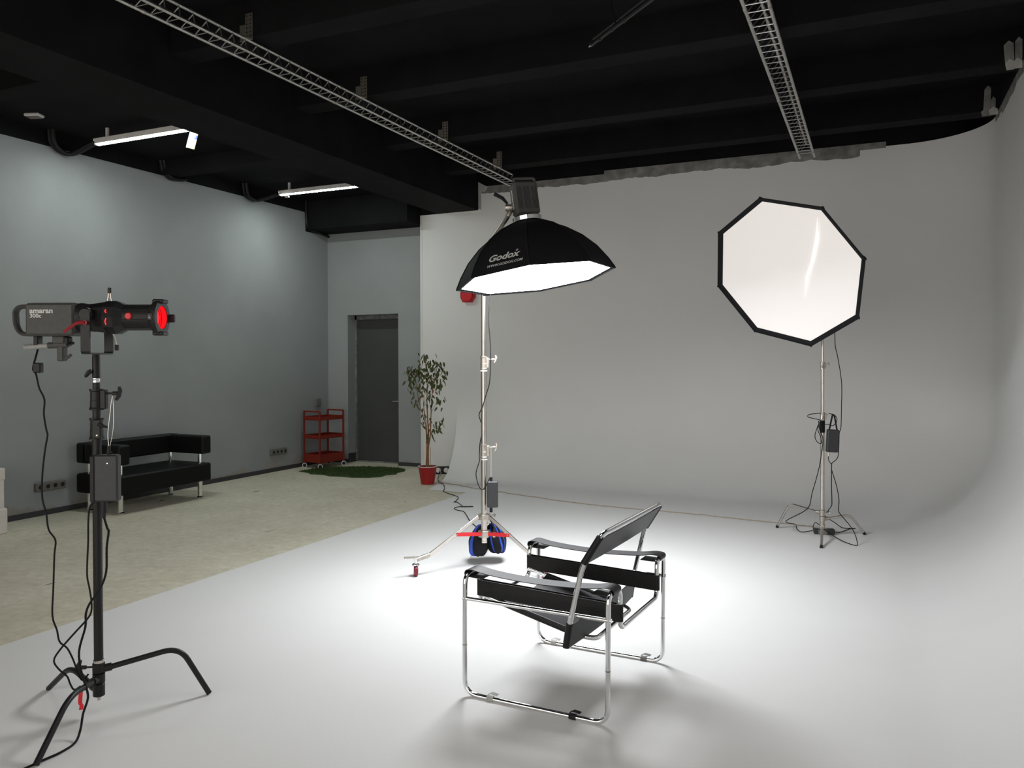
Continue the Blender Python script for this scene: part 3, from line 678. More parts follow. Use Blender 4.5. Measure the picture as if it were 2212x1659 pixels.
for u_, s, mm, lb in ((-.214, -1, M_TAPE2, 'grey tape wrapped round the tube'), (.199, -1, M_BLKPL, 'black tape wrapped round the tube'), (-.256, 1, M_TAPE2, 'grey tape wrapped round the tube'), (.261, 1, M_TAPE, 'grey tape wrapped round the tube')):
    mb = MB().lathe([(TR+.001, -.017), (TR+.0025, -.015), (TR+.003, .015), (TR+.001, .017)], (u_, s*VO, TR+.001), (1, 0, 0), 12)
    mb.strap([(u_-.02, s*VO+.01, .024), (u_-.005, s*VO+.018, .031), (u_+.012, s*VO+.012, .033), (u_+.03, s*VO+.016, .028)], (.3, .8, .3), .016, .001)
    obj('tape_wrap', mb, mm, t, label=lb)

# ------------------------------------------------------------------ stand helpers
def tee_knob(mb, o, d, up, sz=1.0):
    o = Vector(o); d = Vector(d).normalized(); up = Vector(up).normalized()
    mb.cyl(o, o+d*.03*sz, .004*sz, n=8); mb.cyl(o+d*.025*sz, o+d*.045*sz, .008*sz, n=10)
    mb.tube([o+d*.045*sz-up*.028*sz, o+d*.052*sz-up*.012*sz, o+d*.052*sz+up*.012*sz, o+d*.045*sz+up*.028*sz], [.006*sz, .009*sz, .009*sz, .006*sz], 8)
    return mb
def collar(mb, z0, z1, r):
    return mb.lathe([(r*.8, z0), (r*1.14, z0), (r*1.16, z0+.008), (r*1.02, z0+.012), (r, z0+.45*(z1-z0)), (r*.97, z0+.45*(z1-z0)+.001), (r*.97, z1-.012), (r*1.12, z1-.009), (r*1.12, z1), (r*.8, z1)], n=20)
def cleg(ang, z0, rb, rf, rise, r=.0125):
    d = Vector((math.cos(ang), math.sin(ang), 0))
    return [d*.035+Vector((0, 0, z0)), d*rb+Vector((0, 0, z0+rise)), d*rf+Vector((0, 0, r*.8))]

# ------------------------------------------------------------------ black C-stand with spotlight at left
LS = (-3.15, 2.49, 0)
t = thing('light_stand', 'black C-stand with bent tube legs holding the spotlight at left', 'light stand', LS, YAW)
obj('column', MB().lathe([(.0195, .24), (.0195, 1.236)], n=20), M_BLK, t)
obj('riser', MB().lathe([(.0165, 1.30), (.0165, 1.37)], n=18).lathe([(.015, 1.44), (.015, 1.515)], n=18), M_BLK, t)
obj('receiver', MB().lathe([(.0155, 1.505), (.0165, 1.506), (.0165, 1.595), (.0155, 1.60), (.0155, 1.612)], n=18), M_BLKPL, t)
obj('ring', MB().lathe([(.014, 1.483), (.0175, 1.484), (.0175, 1.491), (.015, 1.492), (.0175, 1.496), (.0175, 1.502), (.014, 1.503)], n=18), M_CHROME, t, label='shiny metal ring')
obj('collar', collar(MB(), 1.361, 1.455, .026).box(.02, .047, -.014, .014, 1.365, 1.452, .004), M_BLK, t)
obj('collar', collar(MB(), 1.231, 1.327, .027).box(-.005, .034, -.034, -.01, 1.236, 1.322, .004), M_BLK, t)
obj('rivet', MB().lathe([(.005, 0), (.003, .002)], (.018, -.0345, 1.251), (0, -1, 0), 10), M_STEEL, t)
obj('knob', tee_knob(MB(), (.045, 0, 1.435), (1, 0, 0), (.25, 0, 1), 1.1), M_BLKPL, t)
obj('knob', MB().tube(smooth([(-.012, -.016, 1.535), (-.024, -.02, 1.527), (-.038, -.02, 1.508)], 3), [.010]*4+[.009, .008, .005], 8), M_BLKPL, t)
obj('knob', MB().tube(smooth([(.022, -.03, 1.30), (.04, -.03, 1.293), (.062, -.028, 1.287)], 3), [.009]*4+[.006, .005, .004], 8), M_BLKPL, t)
hubs = (.205, .165, .112)
hm = MB().lathe([(.021, .19), (.026, .192), (.026, .232), (.021, .236)], n=18).lathe([(.022, .145), (.026, .147), (.026, .186), (.022, .188)], n=18).lathe([(.018, .084), (.025, .088), (.025, .138), (.022, .142)], n=18)
obj('hub', hm, M_BLK, t)
obj('ring', MB().lathe([(.0195, .234), (.0225, .235), (.0225, .247), (.0195, .249)], n=18), M_STEEL, t, label='pale metal ring')
obj('bolt', MB().lathe([(.006, .066), (.007, .069), (.007, .086)], n=10), M_STEEL, t)
obj('knob', tee_knob(MB(), (-.024, -.004, .215), (-1, -.1, 0), (0, .0, 1), 1.15), M_BLKPL, t)
for ang, z0, rb, rise in ((26.5, hubs[0], .335, .045), (-91, hubs[1], .23, .015), (145, hubs[2], .25, .05)):
    lg = obj('leg', MB().tube(fillet(cleg(R(ang), z0, rb, .462, rise), .075, 8), .0125, 12), M_BLK, t)
    d = Vector((math.cos(R(ang)), math.sin(R(ang)), 0))
    obj('leg_socket', MB().cyl(d*.018+Vector((0, 0, z0)), d*.052+Vector((0, 0, z0+.003)), .0175, n=14), M_BLK, lg)
# spotlight head
t = thing('spotlight', 'grey lamp head with black projector barrel and glowing red lens', 'studio light', (LS[0], LS[1], 1.607), YAW)
Z0 = 1.607
def zz(z): return z-Z0
HB = MB().box(-.277, -.062, -.066, .066, zz(1.690), zz(1.833), .010)
obj('housing', HB, M_GREYPL, t)
hp = [(-.270, 0, zz(1.823)), (-.338, 0, zz(1.820)), (-.356, 0, zz(1.80)), (-.352, 0, zz(1.735)), (-.332, 0, zz(1.700)), (-.270, 0, zz(1.697))]
obj('rear_handle', MB().tube(fillet(hp, .02, 5), .011, 12, upv=(0, 1, 0)).v and MB().tube(fillet(hp, .02, 5), .021, 14, upv=(0, 1, 0), ry=.0095), M_GREYPL, t)
gm = MB()
for i in range(22): gm.box(-.255+i*.0085, -.2515+i*.0085, -.05, .05, zz(1.8325), zz(1.8345))
obj('vent_slots', gm, M_DARK, t)
lettering('lettering', 'amaran', .031, frame((-.254, -.0665, zz(1.789)), (1, 0, 0), (0, 0, 1)), M_PRINT, t, bold=.0009, sx=1.12)
lettering('lettering', '300c', .024, frame((-.254, -.0665, zz(1.769)), (1, 0, 0), (0, 0, 1)), M_PRINT, t, bold=.0006, sx=1.1)
ax = (1, 0, 0); cz = zz(1.771)
obj('mount', MB().lathe([(.058, -.066), (.066, -.062), (.066, -.045), (.061, -.03), (.063, .0)], (0, 0, cz), ax, 26), M_BLKPL, t)
obj('projector_body', MB().lathe([(.060, -.012), (.064, .0), (.071, .05), (.076, .062), (.076, .105), (.060, .135), (.058, .14)], (0, 0, cz), ax, 10, ph=PI/10), M_BLK, t, flat=True)
obj('barrel', MB().lathe([(.054, .13), (.056, .135), (.056, .256)], (0, 0, cz), ax, 28), M_BLKPL, t)
rg = MB()
for k in range(8):
    a = 2*PI*k/8+.2; rg.tube([(.14, .056*math.cos(a), cz+.056*math.sin(a)), (.262, .056*math.cos(a), cz+.056*math.sin(a))], .0022, 5)
obj('barrel_ribs', rg, M_BLK, t)
fr = obj('front_ring', MB().lathe([(.054, .252), (.060, .258), (.073, .268), (.078, .282), (.078, .296), (.052, .296), (.050, .270)], (0, 0, cz), ax, 28, cap=False), M_BLKPL, t)
for a in (90, -90): obj('ring_tab', MB().box(.262, .312, -.03, .03, cz+(.062 if a > 0 else -.080), cz+(.080 if a > 0 else -.062), .005), M_BLKPL, fr)
obj('gel_clip', MB().box(.288, .318, .070, .088, cz-.018, cz+.018, .003), M_BLKPL, fr)
obj('lens_plate', MB().box(.262, .288, -.079, -.058, cz-.017, cz+.017, .003), M_BLK, fr)
lettering('lettering', '19', .014, frame((.268, -.0795, cz+.006), (0, 0, -1), (1, 0, 0)), M_PRINT, t, ext=.0004)
obj('lens', MB().lathe([(.001, .268), (.03, .270), (.046, .262)], (0, 0, cz), ax, 24, cap=False), M_REDLENS, t, label='glowing red lens')
obj('inner_ring', MB().lathe([(.050, .262), (.0505, .294)], (0, 0, cz), ax, 28, cap=False), M_REDGLOW, t, label='red lit inner wall')
obj('red_button', MB().lathe([(.0155, 0), (.0155, .004), (.012, .009), (.001, .010)], (.172, -.0545, cz+.004), (0, -1, 0), 20), M_REDBRT, t, label='round red knob')
sl = MB(); 
for za, zb in ((.018, .032), (-.034, -.006)): sl.tube([(.078+.004*abs(i-3)/3, -.0735, cz+za+(zb-za)*i/6) for i in range(7)], .0022, 6)
obj('light_slot', sl, M_REDLENS, t, label='red lit slot')
yk = [(.007, -.10, zz(1.79)), (.007, -.10, zz(1.612)), (.007, .10, zz(1.612)), (.007, .10, zz(1.79))]
obj('yoke', MB().strap(fillet(yk, .012, 4), (1, 0, 0), .040, .007), M_BLK, t)
for s in (-1, 1): obj('pivot', MB().lathe([(.028, 0), (.030, .006), (.030, .022), (.024, .028)], (0, s*.068, cz+.01), (0, s, 0), 22), M_BLK, t)
obj('tilt_lever', MB().tube(smooth([(.012, -.115, zz(1.744)), (-.018, -.118, zz(1.743)), (-.045, -.12, zz(1.725)), (-.075, -.122, zz(1.703))], 3), [.008]*4+[.007]*4+[.006]*2, 8).lathe([(.009, 0), (.010, .012)], (.012, -.105, zz(1.744)), (0, -1, 0), 12), M_REDSHADE, t, label='red locking lever')
sc_ = MB()
for dx in (-.006, .006): sc_.tube([(.062+dx*1.6, 0, zz(1.842)), (.062+dx, 0, zz(1.862)), (.062+dx*.7, 0, zz(1.882))], .0022, 6)
obj('shutter_blade', sc_, M_STEEL, t); obj('blade_grip', MB().box(.055, .069, -.005, .005, zz(1.879), zz(1.904), .002), M_BLKPL, t)
sc_ = MB().tube([(.06, .03, zz(1.702)), (.066, .045, zz(1.675)), (.068, .05, zz(1.645))], .0035, 6)
obj('shutter_blade', sc_, M_STEEL, t); obj('blade_grip', MB().box(.061, .075, .042, .058, zz(1.626), zz(1.652), .002), M_BLKPL, t)
hd = MB().tube(smooth([(-.31, -.01, zz(1.640)), (-.26, -.01, zz(1.643)), (-.205, -.01, zz(1.647))], 3), .012, 12)
obj('tilt_handle', hd, M_GREYCAST, t, label='grey tilt handle')
obj('umbrella_holder', MB().box(-.185, -.13, -.02, .02, zz(1.648), zz(1.692), .005).cyl((-.205, -.01, zz(1.648)), (-.12, -.01, zz(1.652)), .014, n=14).box(-.165, -.135, -.02, .02, zz(1.578), zz(1.655), .005).tube(smooth([(-.14, -.01, zz(1.588)), (-.12, -.012, zz(1.594)), (-.104, -.012, zz(1.607))], 3), .007, 8), M_GREYPL, t)
obj('mount_knob', MB().box(-.134, -.112, -.02, .02, zz(1.645), zz(1.688), .006).cyl((-.112, 0, zz(1.66)), (-.098, 0, zz(1.658)), .006, n=8), M_BLKPL, t)
obj('power_plug', MB().box(-.268, -.246, -.02, .02, zz(1.642), zz(1.692), .004), M_BLKPL, t)
# adapter hanging from the stand
t = thing('power_adapter', 'black power adapter with green light hanging on the black stand', 'power adapter', (LS[0], LS[1], 0), YAW)
obj('body', MB().box(.018, .132, -.085, -.045, .966, 1.171, .007), M_BRICKPL, t)
obj('holder', MB().box(.012, .034, -.090, -.024, .964, 1.168, .005), M_BLKPL, t)
obj('wire_loop', MB().tube(smooth([(.083, -.06, 1.205), (.075, -.05, 1.26), (.074, -.03, 1.34), (.076, -.01, 1.425), (.082, -.012, 1.34), (.090, -.04, 1.26), (.087, -.06, 1.205)], 4), .0012, 5, upv=(0, 1, .01)), M_WIRE, t, label='thin steel wire loop')
obj('lug', MB().cyl((.084, -.062, 1.168), (.085, -.062, 1.208), .0075, n=10).cyl((.074, -.062, 1.18), (.097, -.062, 1.18), .004, n=8), M_BLKPL, t)
obj('status_light', MB().lathe([(.0022, 0), (.001, .001)], (.088, -.0855, 1.134), (0, -1, 0), 8), M_LEDW, t)
obj('plug', MB().cyl((.062, -.065, .915), (.062, -.065, .967), .014, n=12).cyl((.062, -.065, .895), (.062, -.065, .916), .0085, n=10), M_BLKPL, t)
def cable(name, pts, r, lab, cat='cable', loc=(0, 0, 0), rz=0, m=None, extra=None, sub=4, group=None):
    mb = MB().tube(smooth(pts, sub), r, 6)
    if extra: extra(mb)
    o = obj(name, mb, m or M_CABLE); o.location = loc; o.rotation_euler = (0, 0, rz)
    return tag(o, lab, cat, group)
A_ = [(-.256, -.00, 1.640), (-.249, -.03, 1.60), (-.245, -.06, 1.545), (-.208, -.1, 1.522), (-.195, -.1, 1.463), (-.173, -.1, 1.413), (-.176, -.1, 1.350), (-.165, -.1, 1.278), (-.161, -.1, 1.258), (-.173, -.1, 1.190), (-.185, -.1, 1.086), (-.186, -.1, .986), (-.170, -.1, .922), (-.160, -.1, .850), (-.131, -.1, .804), (-.136, -.1, .741), (-.142, -.1, .595), (-.147, -.1, .476), (-.128, -.1, .413), (-.117, -.1, .363), (-.085, -.1, .335), (-.063, -.1, .294), (-.053, -.09, .249), (-.055, -.07, .212), (-.045, -.05, .175), (-.03, -.03, .195)]
A_ = [(x+.02*0, y, z) for x, y, z in A_]
c1 = cable('power_cable', A_, .0042, 'black cable hanging from the spotlight down to the stand legs, farthest left', loc=LS, rz=YAW)
obj('ferrite', MB().box(-.225, -.192, -.098, -.068, 1.528, 1.572, .004), M_BLKPL, c1)
cable('power_cable', [(.062, -.065, .897), (.104, -.12, .86), (.110, -.12, .844), (.101, -.12, .776), (.098, -.12, .673), (.072, -.12, .600), (.027, -.12, .537), (.009, -.12, .491), (.006, -.12, .433), (-.022, -.12, .329), (-.014, -.12, .243), (.006, -.12, .175), (.020, -.13, .13), (.02, -.17, .08), (.035, -.22, .035), (.045, -.28, .009), (.032, -.36, .009), (.0, -.42, .009), (-.08, -.56, .009), (-.25, -.75, .009)], .0048,
      'thick black cable from the adapter running down and off the bottom edge', loc=LS, rz=YAW)
cable('power_cable', [(.030, -.05, .97), (-.004, -.05, .944), (-.014, -.05, .885), (-.016, -.05, .783), (-.022, -.05, .645), (-.012, -.05, .581), (-.004, -.05, .525), (-.005, -.05, .478), (-.025, -.05, .442), (-.085, -.05, .377), (-.145, -.05, .308), (-.171, -.05, .262), (-.151, -.05, .225), (-.114, -.05, .192), (-.101, -.05, .160), (-.078, -.06, .137), (-.04, -.08, .16)], .0042,
      'thin black cable looping beside the black column behind the thick cable', loc=LS, rz=YAW)
tag(obj('cable_tie', MB().strap(smooth([(-.024, -.10, .165), (-.026, -.104, .13), (-.030, -.10, .095), (-.024, -.10, .085), (-.027, -.1, .066)], 3), (1, 0, .15), .018, .0015), M_REDBRT), 'red strap dangling from the leg of the black stand', 'strap')
o = bpy.data.objects['cable_tie']; o.location = LS; o.rotation_euler = (0, 0, YAW)

# ------------------------------------------------------------------ octagonal softboxes
def softbox(name, lab, c, n, ph, Rr, depth, lip, mdiff, text):
    n = Vector(n).normalized(); a = Vector((0, 0, 1)).cross(n).normalized(); b = n.cross(a)
    ca, sa = math.cos(ph), math.sin(ph); a2 = a*ca+b*sa; b2 = n.cross(a2)
    mtx = Matrix(((a2.x, b2.x, n.x, c[0]), (a2.y, b2.y, n.y, c[1]), (a2.z, b2.z, n.z, c[2]), (0, 0, 0, 1)))
    t = thing(name, lab, 'softbox', mtx=mtx)
    prof = [(1.0, 0.0), (.995, -.012), (.93, -.085), (.81, -.19), (.65, -.285), (.46, -.362), (.27, -.415), (.15, -.44)]
    rad = [(f*Rr, z*depth/.44) for f, z in prof]
    A = PI/8
    rows_o = [[(r*math.cos(s*A), r*math.sin(s*A), z) for s in (-1, 1)] for r, z in rad]
    mb = MB(); rows_i = [[(x*.992-.004, y*.985, z-.0) for x, y, z in rw] for rw in rows_o]
    vs = [p for rw in rows_o for p in rw]+[p for rw in rows_i for p in rw]; m = len(rad); fs = []; mi = []
    for i in range(m-1):
        fs.append((2*i, 2*i+2, 2*i+3, 2*i+1)); mi.append(0)
        o = 2*m; fs.append((o+2*i, o+2*i+1, o+2*i+3, o+2*i+2)); mi.append(1 if i > 1 else 0)
    fs.append((0, 1, 2*m+1, 2*m)); mi.append(0)
    for v in vs: mb.v.append(v)
    mb.f = fs; mb.mi = mi
    p0 = obj('panel', mb, [M_CLOTH, M_SILVER], t, flat=False, ang=25)
    p0.rotation_euler = (0, 0, -A)
    for k in range(1, 8): inst(p0, t, rot=(0, 0, -A-k*2*A))
    for k in range(8):
        e = k*2*A; pts = [(r*math.cos(e)*1.002, r*math.sin(e)*1.002, z) for r, z in rad]
        obj('rib', MB().tube(pts, .0055, 6), M_CLOTH, t)
    # diffuser cloth, slightly wrinkled, recessed behind the rim
    dm = MB(); NR, NS = 10, 48; zd = -lip
    dm.v.append((0, 0, zd+.004))
    for i in range(1, NR+1):
        for k in range(NS):
            th = 2*PI*k/NS; f = math.cos(A)/math.cos(((th) % (2*A))-A); r = Rr*.945*i/NR*f
            dm.v.append((r*math.cos(th), r*math.sin(th), zd+.010*math.sin(5*r*8+th*3)*math.sin(th*2.0+2)*(1-(i/NR)**3)*.6))
    for k in range(NS): dm.f.append((0, 1+k, 1+(k+1) % NS))
    for i in range(NR-1):
        for k in range(NS): dm.f.append((1+i*NS+k, 1+(i+1)*NS+k, 1+(i+1)*NS+(k+1) % NS, 1+i*NS+(k+1) % NS))
    obj('diffuser', dm, mdiff, t, label='white diffuser cloth')
    hm = MB()
    for k in range(8):
        for f, z in ((1.0, -.001), (.938, -lip+.002)):
            hm.v.append((Rr*f*math.cos(k*2*A), Rr*f*math.sin(k*2*A), z))
    for k in range(8): hm.f.append((2*k, (2*k+2) % 16, (2*k+3) % 16, 2*k+1))
    obj('hem', hm, M_CLOTH, t, flat=True)
    obj('speed_ring', MB().lathe([(.095, -depth+.005), (.105, -depth-.002), (.107, -depth-.030), (.085, -depth-.034)], n=28), M_CHROME, t, label='chrome mounting ring')
    if text:
        # printed on the panel between vertex 1 and vertex 2 (clockwise)
        def vert(k, i): r, z = rad[i]; return Vector((r*math.cos(-k*2*A), r*math.sin(-k*2*A), z))
        def on(k, f, g, i0=2, i1=3):
            lo = vert(k, i0)*(1-f)+vert(k+1, i0)*f; hi = vert(k, i1)*(1-f)+vert(k+1, i1)*f; return lo*(1-g)+hi*g
        for txt, f0, g0, sz, bl, shr, sx_, ri in text:
            o0 = on(1, f0, g0, ri, ri+1); axx = on(1, f0+.1, g0, ri, ri+1)-o0; ayy = on(1, f0, g0+.3, ri, ri+1)-o0
            fr_ = frame(o0, axx, ayy); nn = fr_.to_3x3().col[2]
            ctr = on(1, .5, .5); 
            if nn.dot(ctr-Vector((0, 0, ctr.z))) < 0: pass
            fr_.translation = Vector(o0)+nn*.004
            lettering('lettering', txt, sz, fr_, M_PRINT, t, bold=bl, shear=shr, sx=sx_)
    return t, mtx
KC, KN = (-2.182, 5.242, 2.144), (.146, -.02, -.989)
ks, km = softbox('octagonal_softbox', 'black octagonal softbox facing down with bright white diffuser on chrome stand', KC, KN, R(243.15), .565, .415, .010, M_KEY,
                 [('Godox', .25, .03, .076, .0018, .25, 1.05, 2), ('\u00ae', .77, .42, .022, .0, .25, 1, 2), ('WWW.GODOX.COM', .255, .48, .026, .0003, .25, 1.05, 1)])
SCn, SN = (-.659, 6.92, 2.274), (-.352, -.815, -.459)
ss, sm = softbox('octagonal_softbox', 'dim white octagonal softbox with black rim facing the room at right', SCn, SN, R(95.22), .67, .40, .024, M_SIDE, None)
# flat glowing strip stands in for the lamp's bright streak through the cloth
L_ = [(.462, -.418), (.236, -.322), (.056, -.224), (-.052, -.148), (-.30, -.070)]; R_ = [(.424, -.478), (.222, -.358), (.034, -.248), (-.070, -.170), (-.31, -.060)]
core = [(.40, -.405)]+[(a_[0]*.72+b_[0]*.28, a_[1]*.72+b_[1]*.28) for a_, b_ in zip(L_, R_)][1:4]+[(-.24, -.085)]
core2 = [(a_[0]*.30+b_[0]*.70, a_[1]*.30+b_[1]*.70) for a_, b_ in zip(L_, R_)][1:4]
obj('painted_streak', MB().prism((core+core2[::-1])[::-1], (0, 0, -.0112), (1, 0, 0), (0, 1, 0), .0006), M_STREAK, ss, label='bright lamp streak painted on the diffuser as a glowing strip', flat=True)

def head(name, lab, mtx, depth, face, txt):
    """lamp head mounted behind a softbox; local z = towards the diffuser, local -y = perforated broad side"""
    a2 = mtx.to_3x3().col[0]; b2 = mtx.to_3x3().col[1]; yw = -Vector(face)
    rot = math.atan2(-yw.dot(a2), yw.dot(b2))
    m4 = mtx @ Matrix.Translation((0, 0, -depth-.035)) @ Matrix.Rotation(rot, 4, 'Z')
    t = thing(name, lab, 'studio light', mtx=m4)
    obj('housing', MB().box(-.090, .090, -.055, .055, -.252, -.012, .016), M_GREYPL, t)
    gm = MB()
    for i in range(15):
        for j in range(18):
            if i in (4, 10): continue
            gm.lathe([(.0037, 0), (.0037, .0008)], (-.07+i*.01, -.055, -.208+j*.0088+(.0044 if i % 2 else 0)), (0, -1, 0), 6)
    g = obj('vent_grille', gm, M_DARK, t, kind='stuff', flat=True)
    if txt:
        lettering('lettering', 'amaran', .042, frame((.0905, .014, -.200), (0, 0, 1), (0, -1, 0)), M_PRINT, t, bold=.0013, sx=1.12)
    hp_ = fillet([(-.078, -.03, -.245), (-.078, -.03, -.272), (.078, -.03, -.272), (.078, -.03, -.245)], .016, 4)
    obj('rear_handle', MB().tube(hp_, .012, 8), M_GREYPL, t)
    obj('front_collar', MB().lathe([(.056, -.016), (.066, -.010), (.066, .006), (.05, .008)], n=24), M_BLKPL, t)
    return t, m4
hk, hm4 = head('studio_lamp', 'dark grey lamp head with perforated side on top of the black softbox', km, .415, (.681, -.723, 0), True)
hs, hs4 = head('studio_lamp', 'dark lamp head hidden behind the dim white softbox', sm, .40, (.3, .1, 1), False)

# ------------------------------------------------------------------ chrome roller stand under the black softbox
CS = (-2.711, 5.486, 0)
t = thing('roller_stand', 'shiny steel stand with red braces and red wheels carrying the black softbox', 'light stand', CS, YAW)
obj('column', MB().lathe([(.0235, .183), (.0245, .185), (.0245, .195), (.023, .197), (.023, .84)], n=22), M_STEEL, t)
obj('riser', MB().lathe([(.0205, .93), (.0205, 1.515)], n=22), M_STEEL, t); obj('riser', MB().lathe([(.0178, 1.60), (.0178, 2.36)], n=22), M_STEEL, t)
for z0, z1, r in ((.83, .937, .026), (1.505, 1.607, .025)):
    c_ = obj('collar', collar(MB(), z0, z1, r).box(r*.7, r*1.6, -.014, .014, z0+.012, z1-.012, .004), M_CAST, t)
    obj('knob', tee_knob(MB(), (r*1.5, 0, z1-.025), (1, 0, 0), (.2, .2, 1), 1.05), M_CAST, c_)
    obj('white_ring', MB().lathe([(.0235, z0-.014), (.0265, z0-.014), (.0265, z0-.006), (.0235, z0-.006)], n=20), M_WHITEPL, c_, label='white plastic ring')
def hubp(z0, z1, r):
    return MB().lathe([(r, z0), (r*1.05, z0+.003), (r*1.05, z1-.003), (r, z1)], n=6, ph=.25)
angs = (-150, -38, 86)
h1 = obj('leg_hub', hubp(.358, .402, .046), M_CAST, t, flat=True); h2 = obj('brace_hub', hubp(.226, .278, .044), M_CAST, t, flat=True)
obj('knob', tee_knob(MB(), (.04, -.01, .392), (1, .0, .05), (0, 1, .3), .8), M_CAST, h1)
for ang in angs:
    d = Vector((math.cos(R(ang)), math.sin(R(ang)), 0)); sd = Vector((-d.y, d.x, 0))
    a_ = d*.05+Vector((0, 0, .385)); b_ = d*.485+Vector((0, 0, .128)); ax_ = (b_-a_).normalized(); nz = sd.cross(ax_)
    mm = Matrix((ax_, sd, nz)).transposed()
    L_ = (b_-a_).length; mid = (a_+b_)/2
    mb = MB().box(-L_/2, L_/2, -.0065, .0065, -.013, .013, .002, rot=mm); mb.v = [tuple(Vector(v)+mid) for v in mb.v]
    lg = obj('leg', mb, M_STEEL, t)
    ft = MB().box(-.06, .05, -.014, .014, -.013, .016, .004, rot=Matrix.Rotation(math.atan2(d.y, d.x), 3, 'Z') @ Matrix.Rotation(.22, 3, 'Y')); ft.v = [tuple(Vector(v)+d*.505+Vector((0, 0, .132))) for v in ft.v]
    ft.tube([d*.53+Vector((0, 0, .136)), d*.60+Vector((0, 0, .143)), d*.655+Vector((0, 0, .148))], [.010, .008, .008], 8)
    obj('foot_casting', ft, M_CAST, lg)
    wc = d*.566; wd = Vector((.96, .22, 0)).normalized(); wf = Vector((-wd.y, wd.x, 0))
    cb = MB().cyl(wc+Vector((0, 0, .086)), wc+Vector((0, 0, .138)), .010, n=12).lathe([(.026, .083), (.028, .087), (.026, .093), (.012, .096)], wc, (0, 0, 1), 16)
    for s in (-1, 1): cb.prism([(-.022, .085), (.022, .085), (.012, .03), (-.006, .025)], wc+wd*s*.019+wf*.0, wf, (0, 0, 1), .003)
    obj('caster', cb, M_CHROME, lg, label='chrome caster fork')
    obj('wheel', MB().lathe([(.018, -.013), (.036, -.014), (.041, -.009), (.042, 0), (.041, .009), (.036, .014), (.018, .013)], wc+wf*.004+Vector((0, 0, .0425)), wd, 22), M_MAROON, lg, label='dark red rubber wheel')
    p0 = d*.045+Vector((0, 0, .252)); p1 = a_+(b_-a_)*.43; p1 = p1+Vector((0, 0, -.004)); ax_ = (p1-p0).normalized(); nz = sd.cross(ax_); L_ = (p1-p0).length
    mm = Matrix((ax_, sd, nz)).transposed(); mb = MB()
    for s in (-1, 1): mb.box(-L_/2, L_/2+.012, s*.0105-.002, s*.0105+.002, -.013, .013, .0015, rot=mm, )
    mb2 = MB()
    for s in (-1, 1):
        q_ = MB().box(-L_/2, L_/2+.012, -.002, .002, -.0125, .0125, .0015, rot=mm); q_.v = [tuple(Vector(v)+(p0+p1)/2+sd*s*.0105) for v in q_.v]; mb2.add(q_.v, q_.f)
    br_ = obj('brace', mb2, M_REDBRT, t, label='red flat brace')
    obj('rivet', MB().cyl(p1-sd*.015, p1+sd*.015, .0055, n=10), M_STEEL, br_)
# swivel between the pole and the lamp head
kp = km @ Vector((0, 0, -.56)); inv = Matrix.Rotation(-YAW, 4, 'Z') @ Matrix.Translation((-CS[0], -CS[1], 0)); kl = inv @ kp
jb = MB().lathe([(.02, 2.33), (.026, 2.335), (.026, 2.41), (.018, 2.415)], n=18)
side_ = kl+Vector((-.085, .0, -.03))
jb.tube(smooth([(0, 0, 2.39), (.05, .01, 2.47), (side_.x-.05, side_.y, side_.z-.09), (side_.x-.015, side_.y, side_.z-.02)], 4), .017, 10)
jb.lathe([(.024, 0), (.026, .01), (.026, .04), (.024, .05)], side_+Vector((-.055, 0, -.01)), (1, 0, 0), 18)
obj('swivel', jb, M_CAST, t, label='bronze coloured swivel clamp')
obj('tilt_handle', MB().tube([side_+Vector((-.04, 0, .02)), side_+Vector((-.075, -.02, .055)), side_+Vector((-.135, -.03, .085))], [.008, .013, .014], 10), M_BLKPL, t)
# adapter, sandbag
t = thing('power_adapter', 'black power adapter hanging on the steel roller stand', 'power adapter', (CS[0], CS[1], 0), YAW)
obj('body', MB().box(.025, .107, -.075, -.030, .462, .660, .006), M_BRICKPL, t)
obj('plug', MB().cyl((.054, -.05, .425), (.054, -.05, .464), .012, n=12).cyl((.054, -.05, .655), (.056, -.05, .69), .010, n=10), M_BLKPL, t)
obj('wire_loop', MB().tube(smooth([(.053, -.05, .685), (.05, -.04, .75), (.052, -.02, .90), (.056, -.02, .91), (.058, -.04, .75), (.057, -.05, .685)], 4), .0010, 5, upv=(0, 1, .01)), M_WIRE, t, label='thin steel wire loop')
t = thing('sandbag', 'blue and black saddle sandbag slung over the leg of the roller stand', 'sandbag', (CS[0], CS[1], 0), YAW)
def pouch(cx, cy_, cz, ax_, ay_, az_, lean, stripes):
    mb = MB(); nu, nv = 16, 32
    for i in range(nu+1):
        ph = -PI/2+PI*i/nu
        for k in range(nv):
            th = 2*PI*k/nv; cp = abs(math.cos(ph))**.62; 
            x = ax_*cp*math.copysign(abs(math.cos(th))**.8, math.cos(th)); y = ay_*cp*math.copysign(abs(math.sin(th))**.8, math.sin(th)); z = az_*math.copysign(abs(math.sin(ph))**.85, math.sin(ph))
            wv = 1+.05*math.sin(3*th+ph*2)+.03*math.sin(7*th-ph*3); tap = 1-.30*max(0, z/az_)
            mb.v.append((cx+x*wv*tap+lean*z, cy_+y*wv*tap, cz+z+.008*math.sin(5*th)*(1 if z < 0 else 0)))
    for i in range(nu):
        for k in range(nv):
            mb.f.append((i*nv+k, i*nv+(k+1) % nv, (i+1)*nv+(k+1) % nv, (i+1)*nv+k)); mb.mi.append(1 if k in stripes else 0)
    return mb
STR = {18, 19, 20, 24, 25, 28, 2, 3, 10, 11}
obj('pouch', pouch(-.040, .105, .180, .082, .11, .118, .12, {18, 19, 20, 2, 3, 10, 11}), [M_CLOTH, M_BLUE], t, ang=60)
obj('pouch', pouch(.082, .13, .190, .080, .11, .112, -.20, {22, 26, 29, 2, 3, 10, 11}), [M_CLOTH, M_BLUE], t, ang=60)
